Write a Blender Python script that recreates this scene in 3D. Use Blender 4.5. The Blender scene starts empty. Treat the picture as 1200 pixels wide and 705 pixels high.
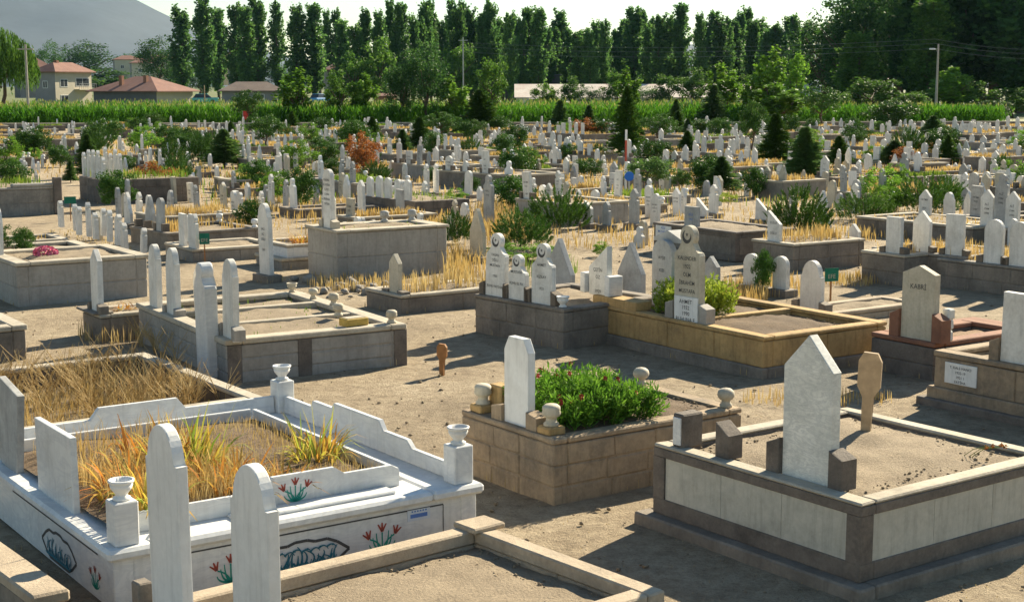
HAZE, SKY, SUN, EXPO = 2.6e-5, 0.05, 5.0, 1.48
import bpy, bmesh, math, random
import numpy as np
from mathutils import Vector, Matrix
random.seed(7); RNG = np.random.default_rng(11)
R = math.radians
scene = bpy.context.scene
COL = scene.collection
# ------------------------------------------------------------------ camera geometry
F, CX, CY, H = 1720.0, 600.0, 352.5, 3.5
PITCH = math.atan((CY - 100.0) / F)
CP, SP = math.cos(PITCH), math.sin(PITCH)
def P(px, py, z=0.0):
    """world point at height z seen at a photo position"""
    x, y = (px - CX) / F, -(py - CY) / F
    d = (x, CP + y * SP, -SP + y * CP)
    t = (z - H) / d[2]
    return Vector((d[0] * t, d[1] * t, z))
def PD(px, py, Y):
    """world point at forward distance Y seen at a photo position"""
    x, y = (px - CX) / F, -(py - CY) / F
    d = (x, CP + y * SP, -SP + y * CP)
    t = Y / d[1]
    return Vector((d[0] * t, Y, H + d[2] * t))
def proj(p):
    dz = p[2] - H
    f = p[1] * CP - dz * SP; u = p[1] * SP + dz * CP
    return CX + F * p[0] / f, CY - F * u / f
def height_at(p, ptop):
    """height above p whose projection reaches row ptop"""
    y = -(ptop - CY) / F
    d1, d2 = CP + y * SP, -SP + y * CP
    return H + d2 * p[1] / d1 - p[2]
def scale_at(p):
    return F / (p[1] * CP - (p[2] - H) * SP)
cam_d = bpy.data.cameras.new('camera'); cam = bpy.data.objects.new('camera', cam_d); COL.objects.link(cam)
cam.location = (0, 0, H); cam.rotation_euler = (math.pi / 2 - PITCH, 0, 0)
cam_d.sensor_width = 36; cam_d.lens = F / 1200 * 36; cam_d.clip_start = 0.1; cam_d.clip_end = 20000
scene.camera = cam
# ------------------------------------------------------------------ object helpers
def tag(o, label=None, cat=None, group=None, kind=None):
    if label: o['label'] = label
    if cat: o['category'] = cat
    if group: o['group'] = group
    if kind: o['kind'] = kind
    return o
def link(name, me, mat=None, parent=None):
    o = bpy.data.objects.new(name, me); COL.objects.link(o)
    if mat is not None and not me.materials: me.materials.append(mat)
    if parent is not None: o.parent = parent
    return o
def mk(name, bm, mat, parent=None, smooth=False):
    me = bpy.data.meshes.new(name); bm.normal_update(); bm.to_mesh(me); bm.free()
    if smooth:
        for p in me.polygons: p.use_smooth = True
    return link(name, me, mat, parent)
def empty(name, loc=(0, 0, 0), rz=0.0):
    o = bpy.data.objects.new(name, None); COL.objects.link(o)
    o.location = loc; o.rotation_euler = (0, 0, rz); o.empty_display_size = .2
    return o
def pymesh(name, V, Fc, mat, parent=None, smooth=False):
    me = bpy.data.meshes.new(name); me.from_pydata([tuple(v) for v in V], [], Fc); me.update()
    if smooth:
        for p in me.polygons: p.use_smooth = True
    return link(name, me, mat, parent)
def npmesh(name, V, loops, starts, totals):
    me = bpy.data.meshes.new(name)
    me.vertices.add(len(V)); me.vertices.foreach_set('co', np.asarray(V, dtype=np.float32).ravel())
    me.loops.add(len(loops)); me.loops.foreach_set('vertex_index', np.asarray(loops, dtype=np.int32))
    me.polygons.add(len(starts)); me.polygons.foreach_set('loop_start', np.asarray(starts, dtype=np.int32))
    me.update(calc_edges=True); me.validate()
    return me
# ------------------------------------------------------------------ bmesh shapes
def box(bm, x0, x1, y0, y1, z0, z1, bev=0.0, jit=0.0, seg=1):
    vs = []
    for z in (z0, z1):
        for x, y in ((x0, y0), (x1, y0), (x1, y1), (x0, y1)):
            vs.append(bm.verts.new((x + random.uniform(-jit, jit), y + random.uniform(-jit, jit), z + random.uniform(-jit, jit))))
    fs = [bm.faces.new([vs[i] for i in q]) for q in ((3, 2, 1, 0), (4, 5, 6, 7), (0, 1, 5, 4), (1, 2, 6, 5), (2, 3, 7, 6), (3, 0, 4, 7))]
    if bev > 0:
        es = list({e for f in fs for e in f.edges})
        bmesh.ops.bevel(bm, geom=es, offset=bev, segments=seg, affect='EDGES', profile=.6)
def prism(bm, pts, x0, x1, bev=0.0):
    """outline pts (y, z) counter-clockwise seen from -x, extruded from x0 to x1"""
    a = [bm.verts.new((x0, y, z)) for y, z in pts]; b = [bm.verts.new((x1, y, z)) for y, z in pts]
    n = len(pts)
    f0 = bm.faces.new(a[::-1]); f1 = bm.faces.new(b)
    for i in range(n): bm.faces.new((a[i], a[(i + 1) % n], b[(i + 1) % n], b[i]))
    if bev > 0:
        bmesh.ops.bevel(bm, geom=list(set(f0.edges) | set(f1.edges)), offset=bev, segments=2, affect='EDGES', profile=.6)
    bmesh.ops.recalc_face_normals(bm, faces=bm.faces[:])
def lathe(bm, prof, cx=0, cy=0, cz=0, seg=18):
    rings = []
    for r, z in prof:
        rings.append([bm.verts.new((cx + r * math.cos(2 * math.pi * k / seg), cy + r * math.sin(2 * math.pi * k / seg), cz + z)) for k in range(seg)])
    for a, b in zip(rings, rings[1:]):
        for k in range(seg): bm.faces.new((a[k], a[(k + 1) % seg], b[(k + 1) % seg], b[k]))
    bm.faces.new(rings[0][::-1]); bm.faces.new(rings[-1])
def tube(bm, pts, r, seg=8, taper=1.0):
    rings = []; n = len(pts)
    for i, p in enumerate(pts):
        p = Vector(p); q = Vector(pts[min(i + 1, n - 1)]) - Vector(pts[max(i - 1, 0)])
        q.normalize(); a = q.orthogonal().normalized(); b = q.cross(a)
        rr = (r * (1 + (taper - 1) * i / max(1, n - 1)))
        rings.append([bm.verts.new(p + a * rr * math.cos(2 * math.pi * k / seg) + b * rr * math.sin(2 * math.pi * k / seg)) for k in range(seg)])
    for a, b in zip(rings, rings[1:]):
        for k in range(seg):
            bm.faces.new((a[k], a[(k + 1) % seg], b[(k + 1) % seg], b[k]))
    bm.faces.new(rings[0][::-1]); bm.faces.new(rings[-1])
    bmesh.ops.recalc_face_normals(bm, faces=bm.faces[:])
def xf(bm, M, start=0):
    bm.verts.ensure_lookup_table()
    for v in bm.verts[start:]: v.co = M @ v.co
# ------------------------------------------------------------------ materials
def newmat(name):
    m = bpy.data.materials.new(name); m.use_nodes = True
    nt = m.node_tree; nt.nodes.clear()
    out = nt.nodes.new('ShaderNodeOutputMaterial'); b = nt.nodes.new('ShaderNodeBsdfPrincipled')
    nt.links.new(b.outputs[0], out.inputs['Surface'])
    b.inputs['Specular IOR Level'].default_value = .25
    return m, nt, b, out
def N(nt, t, **kw):
    n = nt.nodes.new(t)
    for k, v in kw.items(): setattr(n, k, v)
    return n
def ramp(nt, stops, fac):
    r = N(nt, 'ShaderNodeValToRGB'); e = r.color_ramp.elements
    while len(e) < len(stops): e.new(.5)
    for i, (p, c) in enumerate(stops):
        e[i].position = p; e[i].color = (*c, 1) if len(c) == 3 else c
    nt.links.new(fac, r.inputs[0]); return r
def noise(nt, vec, sc, det=4, rough=.6):
    n = N(nt, 'ShaderNodeTexNoise'); n.inputs['Scale'].default_value = sc
    n.inputs['Detail'].default_value = det; n.inputs['Roughness'].default_value = rough
    nt.links.new(vec, n.inputs['Vector']); return n
def mixc(nt, fac, a, b, mode='MIX'):
    m = N(nt, 'ShaderNodeMix', data_type='RGBA', blend_type=mode)
    for s, v in ((0, fac), (6, a), (7, b)):
        if isinstance(v, (int, float)): m.inputs[s].default_value = v
        elif isinstance(v, tuple): m.inputs[s].default_value = (*v, 1)
        else: nt.links.new(v, m.inputs[s])
    return m.outputs[2]
def mul(c, k): return tuple(min(1, x * k) for x in c)
def stone(name, c, c2=None, sc=3.0, stain=None, stain_amt=.45, grain=.12, bump=.25, rough=.85, vein=None, streak=0.0):
    """weathered stone: large tone patches, dirt stains, fine grain and pits"""
    m, nt, b, out = newmat(name)
    pos = N(nt, 'ShaderNodeNewGeometry').outputs['Position']
    n1 = noise(nt, pos, sc, 5); n2 = noise(nt, pos, sc * 9, 6, .7); n3 = noise(nt, pos, sc * .6, 6, .75)
    c2 = c2 or mul(c, .72)
    col = ramp(nt, [(.3, c2), (.7, c)], n1.outputs[0]).outputs[0]
    if vein:
        mp = N(nt, 'ShaderNodeMapping'); mp.inputs['Rotation'].default_value = (.5, .35, .3); mp.inputs['Scale'].default_value = (1, 1, 3.2)
        nt.links.new(pos, mp.inputs[0])
        nv = noise(nt, mp.outputs[0], sc * 1.6, 8, .62); nv.inputs['Distortion'].default_value = 1.6
        vr = ramp(nt, [(.42, (0, 0, 0)), (.5, (1, 1, 1)), (.58, (0, 0, 0))], nv.outputs[0])
        vm = N(nt, 'ShaderNodeMath', operation='MULTIPLY'); vm.inputs[1].default_value = .75
        nt.links.new(vr.outputs[0], vm.inputs[0])
        col = mixc(nt, vm.outputs[0], col, vein)
    st = ramp(nt, [(.5, (0, 0, 0)), (.72, (1, 1, 1))], n3.outputs[0])
    sm = N(nt, 'ShaderNodeMath', operation='MULTIPLY'); sm.inputs[1].default_value = stain_amt
    nt.links.new(st.outputs[0], sm.inputs[0])
    col = mixc(nt, sm.outputs[0], col, stain or mul(c, .45))
    if streak:
        mp = N(nt, 'ShaderNodeMapping'); mp.inputs['Scale'].default_value = (9, 9, .9); nt.links.new(pos, mp.inputs[0])
        ns = noise(nt, mp.outputs[0], 2.2, 4, .6)
        sr = ramp(nt, [(.5, (0, 0, 0)), (.75, (1, 1, 1))], ns.outputs[0])
        s2 = N(nt, 'ShaderNodeMath', operation='MULTIPLY'); s2.inputs[1].default_value = streak
        nt.links.new(sr.outputs[0], s2.inputs[0]); col = mixc(nt, s2.outputs[0], col, mul(c, .4))
    gr = ramp(nt, [(.25, (1 - grain * 2,) * 3), (.75, (1 + 0,) * 3)], n2.outputs[0])
    col = mixc(nt, 1.0, col, gr.outputs[0], 'MULTIPLY')
    nt.links.new(col, b.inputs['Base Color']); b.inputs['Roughness'].default_value = rough
    bp = N(nt, 'ShaderNodeBump'); bp.inputs['Strength'].default_value = bump; bp.inputs['Distance'].default_value = .02
    n4 = noise(nt, pos, 45, 5, .7); nt.links.new(n4.outputs[0], bp.inputs['Height'])
    nt.links.new(bp.outputs[0], b.inputs['Normal'])
    return m
def plain(name, c, rough=.7, var=.25, sc=6.0, metal=0.0):
    m, nt, b, out = newmat(name)
    pos = N(nt, 'ShaderNodeNewGeometry').outputs['Position']
    n1 = noise(nt, pos, sc, 4)
    r = ramp(nt, [(.3, mul(c, 1 - var)), (.7, c)], n1.outputs[0])
    nt.links.new(r.outputs[0], b.inputs['Base Color']); b.inputs['Roughness'].default_value = rough; b.inputs['Metallic'].default_value = metal
    return m
def leafmat(name, cols, trans=.35, rough=.55, psc=1.2, tcol=1.25):
    """each leaf its own tone; clumps drift in tone too; light passes through the blade"""
    m, nt, b, out = newmat(name)
    g = N(nt, 'ShaderNodeNewGeometry'); oi = N(nt, 'ShaderNodeObjectInfo')
    n1 = noise(nt, g.outputs['Position'], psc, 3)
    ad = N(nt, 'ShaderNodeMath', operation='MULTIPLY_ADD'); ad.inputs[1].default_value = .55
    nt.links.new(g.outputs['Random Per Island'], ad.inputs[0])
    m2 = N(nt, 'ShaderNodeMath', operation='MULTIPLY_ADD'); m2.inputs[1].default_value = .9; m2.inputs[2].default_value = -.22
    nt.links.new(n1.outputs[0], m2.inputs[0]); nt.links.new(m2.outputs[0], ad.inputs[2])
    st = [(i / max(1, len(cols) - 1), c) for i, c in enumerate(cols)]
    r = ramp(nt, st, ad.outputs[0])
    hs = N(nt, 'ShaderNodeHueSaturation')
    mr = N(nt, 'ShaderNodeMapRange'); mr.inputs['To Min'].default_value = .8; mr.inputs['To Max'].default_value = 1.2
    nt.links.new(oi.outputs['Random'], mr.inputs[0]); nt.links.new(mr.outputs[0], hs.inputs['Value']); nt.links.new(r.outputs[0], hs.inputs['Color'])
    nt.links.new(hs.outputs[0], b.inputs['Base Color']); b.inputs['Roughness'].default_value = rough; b.inputs['Specular IOR Level'].default_value = .06
    tr = N(nt, 'ShaderNodeBsdfTranslucent')
    tc = mixc(nt, 1.0, hs.outputs[0], tuple(min(1.0, x) for x in (tcol, tcol, .75)), 'MULTIPLY'); nt.links.new(tc, tr.inputs['Color'])
    mx = N(nt, 'ShaderNodeMixShader'); mx.inputs[0].default_value = trans
    nt.links.new(b.outputs[0], mx.inputs[1]); nt.links.new(tr.outputs[0], mx.inputs[2]); nt.links.new(mx.outputs[0], out.inputs['Surface'])
    return m
M = {}
M['tuff'] = stone('warm_tuff', (.50, .37, .235), (.27, .21, .15), 1.7, (.12, .108, .095), .8, streak=.5, grain=.18, bump=.5)
M['sand'] = stone('yellow_sandstone', (.58, .385, .165), (.40, .255, .11), 1.8, (.12, .10, .07), .7, streak=.6, grain=.16, bump=.4)
M['beige'] = stone('beige_panel', (.56, .53, .45), (.46, .435, .365), 1.8, (.25, .24, .21), .5, streak=.4)
M['dark'] = stone('dark_tuff', (.24, .20, .165), (.14, .118, .10), 3.5, (.065, .057, .05), .6, grain=.18, bump=.45)
M['dark2'] = stone('brown_grey_tuff', (.31, .265, .215), (.19, .162, .132), 2.6, (.095, .084, .072), .6, streak=.45, grain=.16, bump=.4)
M['grey'] = stone('grey_tomb_stone', (.42, .39, .345), (.31, .285, .25), 1.8, (.16, .15, .135), .5, streak=.4)
M['grey2'] = stone('mid_grey_stone', (.35, .32, .275), (.235, .21, .18), 2.0, (.12, .108, .095), .55, streak=.45, grain=.15, bump=.35)
M['conc'] = stone('sun_bleached_kerb', (.52, .425, .31), (.40, .32, .23), 2.4, (.2, .165, .13), .5, bump=.45, grain=.15)
M['cop'] = stone('pale_coping', (.56, .50, .40), (.40, .35, .27), 2.6, (.18, .16, .13), .55, grain=.15, bump=.35)  # paler than the walls; sun on plot tops put into the colour
M['red'] = stone('red_tuff', (.33, .16, .10), (.23, .11, .07), 2.5, (.1, .06, .05), .5)
M['marble'] = stone('veined_white_marble', (.72, .72, .70), (.62, .625, .615), 1.4, (.36, .35, .32), .42, .06, .06, .45, vein=(.56, .57, .58), streak=.25)
M['marble2'] = stone('plain_white_marble', (.80, .795, .77), (.69, .685, .66), 1.5, (.42, .40, .36), .4, .07, .08, .5, streak=.35)
M['stone_w'] = stone('white_headstone', (.80, .78, .73), (.64, .62, .57), 3.2, (.34, .31, .26), .5, .1, .15, .7, streak=.35)
M['stone_g'] = stone('grey_headstone', (.50, .50, .48), (.34, .34, .33), 2.8, (.17, .17, .16), .55, .12, .2, .75, streak=.4)
M['stone_c'] = stone('cream_headstone', (.62, .56, .44), (.46, .41, .31), 2.8, (.25, .22, .17), .5, .12, .2, .75, streak=.35)
M['mottle'] = stone('mottled_marble', (.86, .84, .77), (.66, .66, .60), 3.5, (.45, .46, .42), .7, .1, .12, .55, vein=(.55, .55, .52))
M['blk'] = stone('brown_block', (.24, .195, .15), (.14, .115, .09), 4, (.07, .06, .05), .6, grain=.16, bump=.4)
M['wood'] = plain('orange_wood', (.42, .20, .075), .7, .4, 9)
M['wood2'] = plain('weathered_board', (.50, .36, .22), .75, .4, 9)
M['ink'] = plain('black_lettering', (.07, .07, .07), .6, .1)
M['teal'] = plain('teal_paint', (.02, .27, .21), .55, .2)
M['tblue'] = plain('blue_green_paint', (.03, .16, .22), .55, .2)
M['redp'] = plain('red_paint', (.45, .07, .04), .55, .2)
M['bluep'] = plain('blue_print', (.10, .20, .50), .5, .2)
M['white'] = plain('white_paint', (.75, .75, .73), .5, .1)
M['roof'] = stone('red_roof_tile', (.27, .145, .11), (.19, .10, .08), .6, (.2, .1, .08), .35)
M['roofb'] = stone('brown_roof_tile', (.26, .20, .16), (.19, .14, .115), .6, (.12, .1, .09), .4)
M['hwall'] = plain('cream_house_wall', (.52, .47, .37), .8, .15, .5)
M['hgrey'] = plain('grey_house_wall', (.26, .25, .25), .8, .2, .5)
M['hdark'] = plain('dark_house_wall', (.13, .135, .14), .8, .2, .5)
M['glass'] = plain('window_dark', (.05, .06, .07), .2, .2)
M['metal'] = plain('galvanised_metal', (.35, .36, .36), .45, .2, 2, .6)
M['trunk'] = plain('bark', (.12, .085, .06), .9, .4, 8)
M['polew'] = plain('weathered_pole', (.38, .35, .31), .8, .25, 3)
M['flagred'] = plain('red_cloth', (.55, .05, .04), .7, .2)
M['signb'] = plain('blue_sign', (.02, .14, .55), .4, .1)
M['cgreen'] = plain('green_cloth', (.015, .16, .10), .7, .3, 12)
M['pink'] = plain('pink_petals', (.80, .20, .33), .6, .35, 30)
M['brass'] = plain('ochre_box', (.50, .34, .08), .5, .3, 12)
M['wire'] = plain('cable', (.25, .26, .26), .5, .1)
# foliage
M['poplar'] = leafmat('poplar_leaves', [(.036, .092, .038), (.08, .175, .055), (.16, .28, .075)], .5, psc=.25)
M['poplar2'] = leafmat('poplar_leaves_light', [(.03, .08, .016), (.07, .155, .028), (.15, .25, .045)], .42, psc=.4)
M['forest'] = leafmat('forest_leaves', [(.016, .048, .018), (.038, .098, .028), (.10, .20, .045)], .38, psc=.2)
M['young'] = leafmat('young_tree_leaves', [(.05, .12, .016), (.11, .23, .028), (.22, .36, .055)], .45, psc=.6)
M['conif'] = leafmat('dark_needles', [(.04, .09, .03), (.085, .17, .046), (.17, .26, .075)], .36, psc=1)
M['pine'] = leafmat('pine_needles', [(.025, .065, .012), (.055, .125, .02), (.12, .20, .035)], .25, psc=2)
M['bushd'] = leafmat('dark_bush_leaves', [(.022, .062, .015), (.05, .12, .022), (.11, .19, .04)], .2, psc=1.5)
M['herb'] = leafmat('herb_leaves', [(.05, .13, .016), (.11, .25, .03), (.22, .38, .06)], .42, psc=5)
M['lime'] = leafmat('lime_leaves', [(.12, .20, .02), (.24, .32, .04), (.40, .44, .08)], .4, psc=5)
M['rust'] = leafmat('dead_rust_leaves', [(.14, .05, .018), (.26, .095, .03), (.38, .17, .06)], .3, psc=2)
M['corn'] = leafmat('corn_leaves', [(.025, .085, .010), (.055, .155, .014), (.11, .23, .025)], .42, psc=.3)
M['tassel'] = leafmat('corn_tassels', [(.16, .20, .05), (.26, .28, .09), (.36, .34, .13)], .3, psc=.3)
M['gold'] = leafmat('dry_grass_gold', [(.34, .21, .075), (.54, .37, .14), (.68, .53, .26)], .3, psc=1.0, tcol=.95)
M['straw'] = leafmat('dry_weeds_brown', [(.28, .19, .085), (.52, .38, .18), (.70, .57, .33)], .3, psc=3, tcol=1.0)
M['weed'] = leafmat('green_weeds', [(.06, .12, .02), (.14, .22, .035), (.30, .33, .07)], .35, psc=2)
M['iris'] = leafmat('drying_iris_leaves', [(.20, .09, .035), (.40, .14, .035), (.50, .21, .045), (.46, .28, .08), (.42, .34, .08), (.14, .28, .04)], .35, psc=4, tcol=1.1)
M['flow'] = plain('red_blossom', (.45, .06, .05), .6, .3, 30)

M['irisg'] = leafmat('green_iris_leaves', [(.12, .25, .04), (.26, .36, .06), (.48, .42, .09), (.55, .30, .07), (.45, .16, .05)], .4, psc=4)
# ------------------------------------------------------------------ footprints (to keep things from standing in each other)
FOOT = []
def obb(cx, cy, hx, hy, a): return (cx, cy, hx, hy, a)
def hits(a, b, pad=0.0):
    for r in (a, b):
        for k in (0, 1):
            an = r[4] + k * math.pi / 2; ax, ay = math.cos(an), math.sin(an)
            def half(q): return q[2] * abs(ax * math.cos(q[4]) + ay * math.sin(q[4])) + q[3] * abs(-ax * math.sin(q[4]) + ay * math.cos(q[4]))
            if abs((a[0] - b[0]) * ax + (a[1] - b[1]) * ay) > half(a) + half(b) + pad: return False
    return True
def free(a, pad=0.0): return not any(abs(a[0] - b[0]) + abs(a[1] - b[1]) < 14 and hits(a, b, pad) for b in FOOT)
GR_TOMB, GR_STONE = 'grave plots in the cemetery', 'headstones in the cemetery'
# ------------------------------------------------------------------ tombs
class Tomb:
    """local frame: x along the grave (head at 0), y across it, origin at the near head corner on the ground"""
    def __init__(s, Nw, ang, L, W, z):
        s.o = Vector((Nw[0], Nw[1], 0)); s.a = R(ang); s.L, s.W, s.z = L, W, z
        s.ux = Vector((math.cos(s.a), math.sin(s.a), 0)); s.uy = Vector((-math.sin(s.a), math.cos(s.a), 0))
    def at(s, x, y, z=0): return s.o + s.ux * x + s.uy * y + Vector((0, 0, z))
    def y_for(s, px, x, z):
        """across-position whose projection falls on column px"""
        lo, hi = -.5, s.W + .5
        for _ in range(40):
            m = (lo + hi) / 2
            if proj(s.at(x, m, z))[0] > px: lo = m
            else: hi = m
        return (lo + hi) / 2
    def foot(s): c = s.at(s.L / 2, s.W / 2); return obb(c[0], c[1], s.L / 2, s.W / 2, s.a)
def courses(bm, L, W, z0, z1, wt, n, joint=.008, bev=.011, jit=.005, blen=.75, core=.012):
    hs = [(z1 - z0) / n] * n
    for c in range(n):
        a, b = z0 + sum(hs[:c]), z0 + sum(hs[:c + 1]) - joint
        def run(t0, t1, f):
            k = max(1, round((t1 - t0) / blen)); cuts = [t0 + (t1 - t0) * i / k + (random.uniform(-.12, .12) * (t1 - t0) / k if 0 < i < k else 0) for i in range(k + 1)]
            for p, q in zip(cuts, cuts[1:]): f(p, q - joint)
        e = wt if c % 2 else 0.0
        run(0, W, lambda p, q: box(bm, 0, wt, p, q, a, b, bev, jit))
        run(0, W, lambda p, q: box(bm, L - wt, L, p, q, a, b, bev, jit))
        run(wt, L - wt, lambda p, q: box(bm, p, q, 0, wt, a, b, bev, jit))
        run(wt, L - wt, lambda p, q: box(bm, p, q, W - wt, W, a, b, bev, jit))
    ring(bm, core, L - core, core, W - core, z0, z1 - .012, wt - 2 * core)
def ring(bm, x0, x1, y0, y1, z0, z1, t, bev=0.0, jit=0.0, gap=0.0):
    box(bm, x0, x0 + t, y0, y1, z0, z1, bev, jit); box(bm, x1 - t, x1, y0, y1, z0, z1, bev, jit)
    box(bm, x0 + t + gap, x1 - t - gap, y0, y0 + t, z0, z1, bev, jit); box(bm, x0 + t + gap, x1 - t - gap, y1 - t, y1, z0, z1, bev, jit)
def soil(name, x0, x1, y0, y1, z, mat, parent, amp=.035, n=22):
    V, Fc = [], []; sx, sy = random.uniform(0, 99), random.uniform(0, 99)
    from mathutils import noise as mn
    for j in range(n + 1):
        for i in range(n + 1):
            x, y = x0 + (x1 - x0) * i / n, y0 + (y1 - y0) * j / n
            e = min(i, j, n - i, n - j) / n
            V.append((x, y, z + amp * (mn.noise((x * 2.2 + sx, y * 2.2 + sy, 0)) + .6 * mn.noise((x * 7 + sx, y * 7, 3))) + .05 * min(1, e * 4)))
    for j in range(n):
        for i in range(n):
            a = j * (n + 1) + i; Fc.append((a, a + 1, a + n + 2, a + n + 1))
    return pymesh(name, V, Fc, mat, parent, True)
def make_tomb(label, Nw, ang, L, W, z, wall='tuff', cop=None, n=2, ct=.055, ov=.018, wt=.16, bed='soil', depth=.1, foot=0.0, fw=.1, panel=None,
              pil=(), blocks=(), name='grave_plot', cat='grave plot', group=GR_TOMB, split_y=(), simple=False, blen=.75, defer=None, bedmat=None):
    t = Tomb(Nw, ang, L, W, z); root = empty(name, t.o, t.a); t.root = root
    if label: tag(root, label, cat, group)
    else: tag(root, None, cat, group)
    FOOT.append(t.foot())
    zt = z - (ct if cop else 0)
    bm = bmesh.new()
    if simple:
        ring(bm, 0, L, 0, W, -.05, zt, wt, .012 if t.o[1] < 45 else 0)
    elif panel:
        fr, ins = .13, .014
        ring(bm, 0, L, 0, W, foot, foot + .13, wt, .006); ring(bm, 0, L, 0, W, zt - .07, zt, wt, .006)
        for x in (0, L - fr):
            for y in (0, W - fr): box(bm, x, x + fr, y, y + fr, foot + .13, zt - .07)
    else: courses(bm, L, W, foot - (.05 if not foot else 0), zt, wt, n, blen=blen)
    mk('wall', bm, M[wall], root)
    for px_, side in pil:
        bm = bmesh.new()
        if side == 'n': box(bm, px_ - .09, px_ + .09, -.014, .05, foot - .04, zt - .004, .006)
        else: box(bm, -.014, .05, px_ - .09, px_ + .09, foot - .04, zt - .004, .006)
        mk('pilaster', bm, M['dark'], root)
    if panel:
        for nm, x0, x1, y0, y1 in (('n', fr, L - fr, ins, .06), ('f', fr, L - fr, W - .06, W - ins), ('h', ins, .06, fr, W - fr), ('e', L - .06, L - ins, fr, W - fr)):
            b2 = bmesh.new()
            if nm in 'nf':
                k = 3; 
                for i in range(k): box(b2, x0 + (x1 - x0) * i / k, x0 + (x1 - x0) * (i + 1) / k - .004, y0, y1, foot + .13, zt - .07)
            else:
                k = 3
                for i in range(k): box(b2, x0, x1, y0 + (y1 - y0) * i / k, y0 + (y1 - y0) * (i + 1) / k - .004, foot + .13, zt - .07)
            mk('panel', b2, M[panel], root)
        b2 = bmesh.new(); ring(b2, .06, L - .06, .06, W - .06, foot, zt - .075, wt - .06); mk('inner_wall', b2, M[wall], root)
    if foot:
        b2 = bmesh.new(); ring(b2, -fw, L + fw, -fw, W + fw, -.05, foot, fw + .06, .014, .004, .004); mk('footing', b2, M['dark2' if wall in ('dark', 'sand') else wall], root)
    if cop:
        b2 = bmesh.new()
        if simple: ring(b2, -ov, L + ov, -ov, W + ov, zt, z, wt + 2 * ov, .008 if t.o[1] < 45 else 0)
        else: ring(b2, -ov, L + ov, -ov, W + ov, zt, z, wt + 2 * ov, .012, .003, .003)
        mk('coping', b2, M[cop], root)
    for y in split_y:
        b2 = bmesh.new(); box(b2, wt, L - wt, y - .06, y + .06, -.05, z - .012, .008); mk('cross_wall', b2, M[cop or wall], root)
    ins2 = wt - .004
    if simple:
        V = [(ins2, ins2, z - depth), (L - ins2, ins2, z - depth), (L - ins2, W - ins2, z - depth), (ins2, W - ins2, z - depth)]
        pymesh('soil_bed', V, [(0, 1, 2, 3)], M[bedmat or 'soil'], root)
    else: soil('soil_bed', ins2, L - ins2, ins2, W - ins2, z - depth, M[bedmat or 'soil'], root)
    for bl in blocks:
        x, y, w, d, h = bl[:5]
        b2 = bmesh.new(); box(b2, x - d / 2, x + d / 2, y - w / 2, y + w / 2, z - .004, z + h, .012, .004)
        mk('side_block', b2, M[bl[5] if len(bl) > 5 else 'blk'], root)
    t.bedz = z - depth
    return t
def vase(t, x, y, z, s=1.0, kind='urn', mat='marble2', name='vase'):
    bm = bmesh.new()
    if kind == 'urn': prof = [(.035, 0), (.06, .005), (.06, .02), (.04, .04), (.045, .055), (.085, .10), (.09, .125), (.078, .135), (.098, .15), (.1, .17), (.085, .172), (.07, .13), (.03, .11)]
    elif kind == 'ball': prof = [(.06, 0), (.062, .03), (.045, .05), (.042, .07), (.065, .085), (.082, .11), (.085, .135), (.075, .165), (.05, .185), (.01, .195)]
    else: prof = [(.075, 0), (.075, .025), (.055, .04), (.05, .07), (.06, .085), (.085, .1), (.092, .125), (.085, .15), (.088, .16), (.085, .185), (.06, .205), (.01, .212)]
    lathe(bm, [(r * s, zz * s) for r, zz in prof], x, y, z)
    return mk(name, bm, M[mat], t.root, True)
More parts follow.
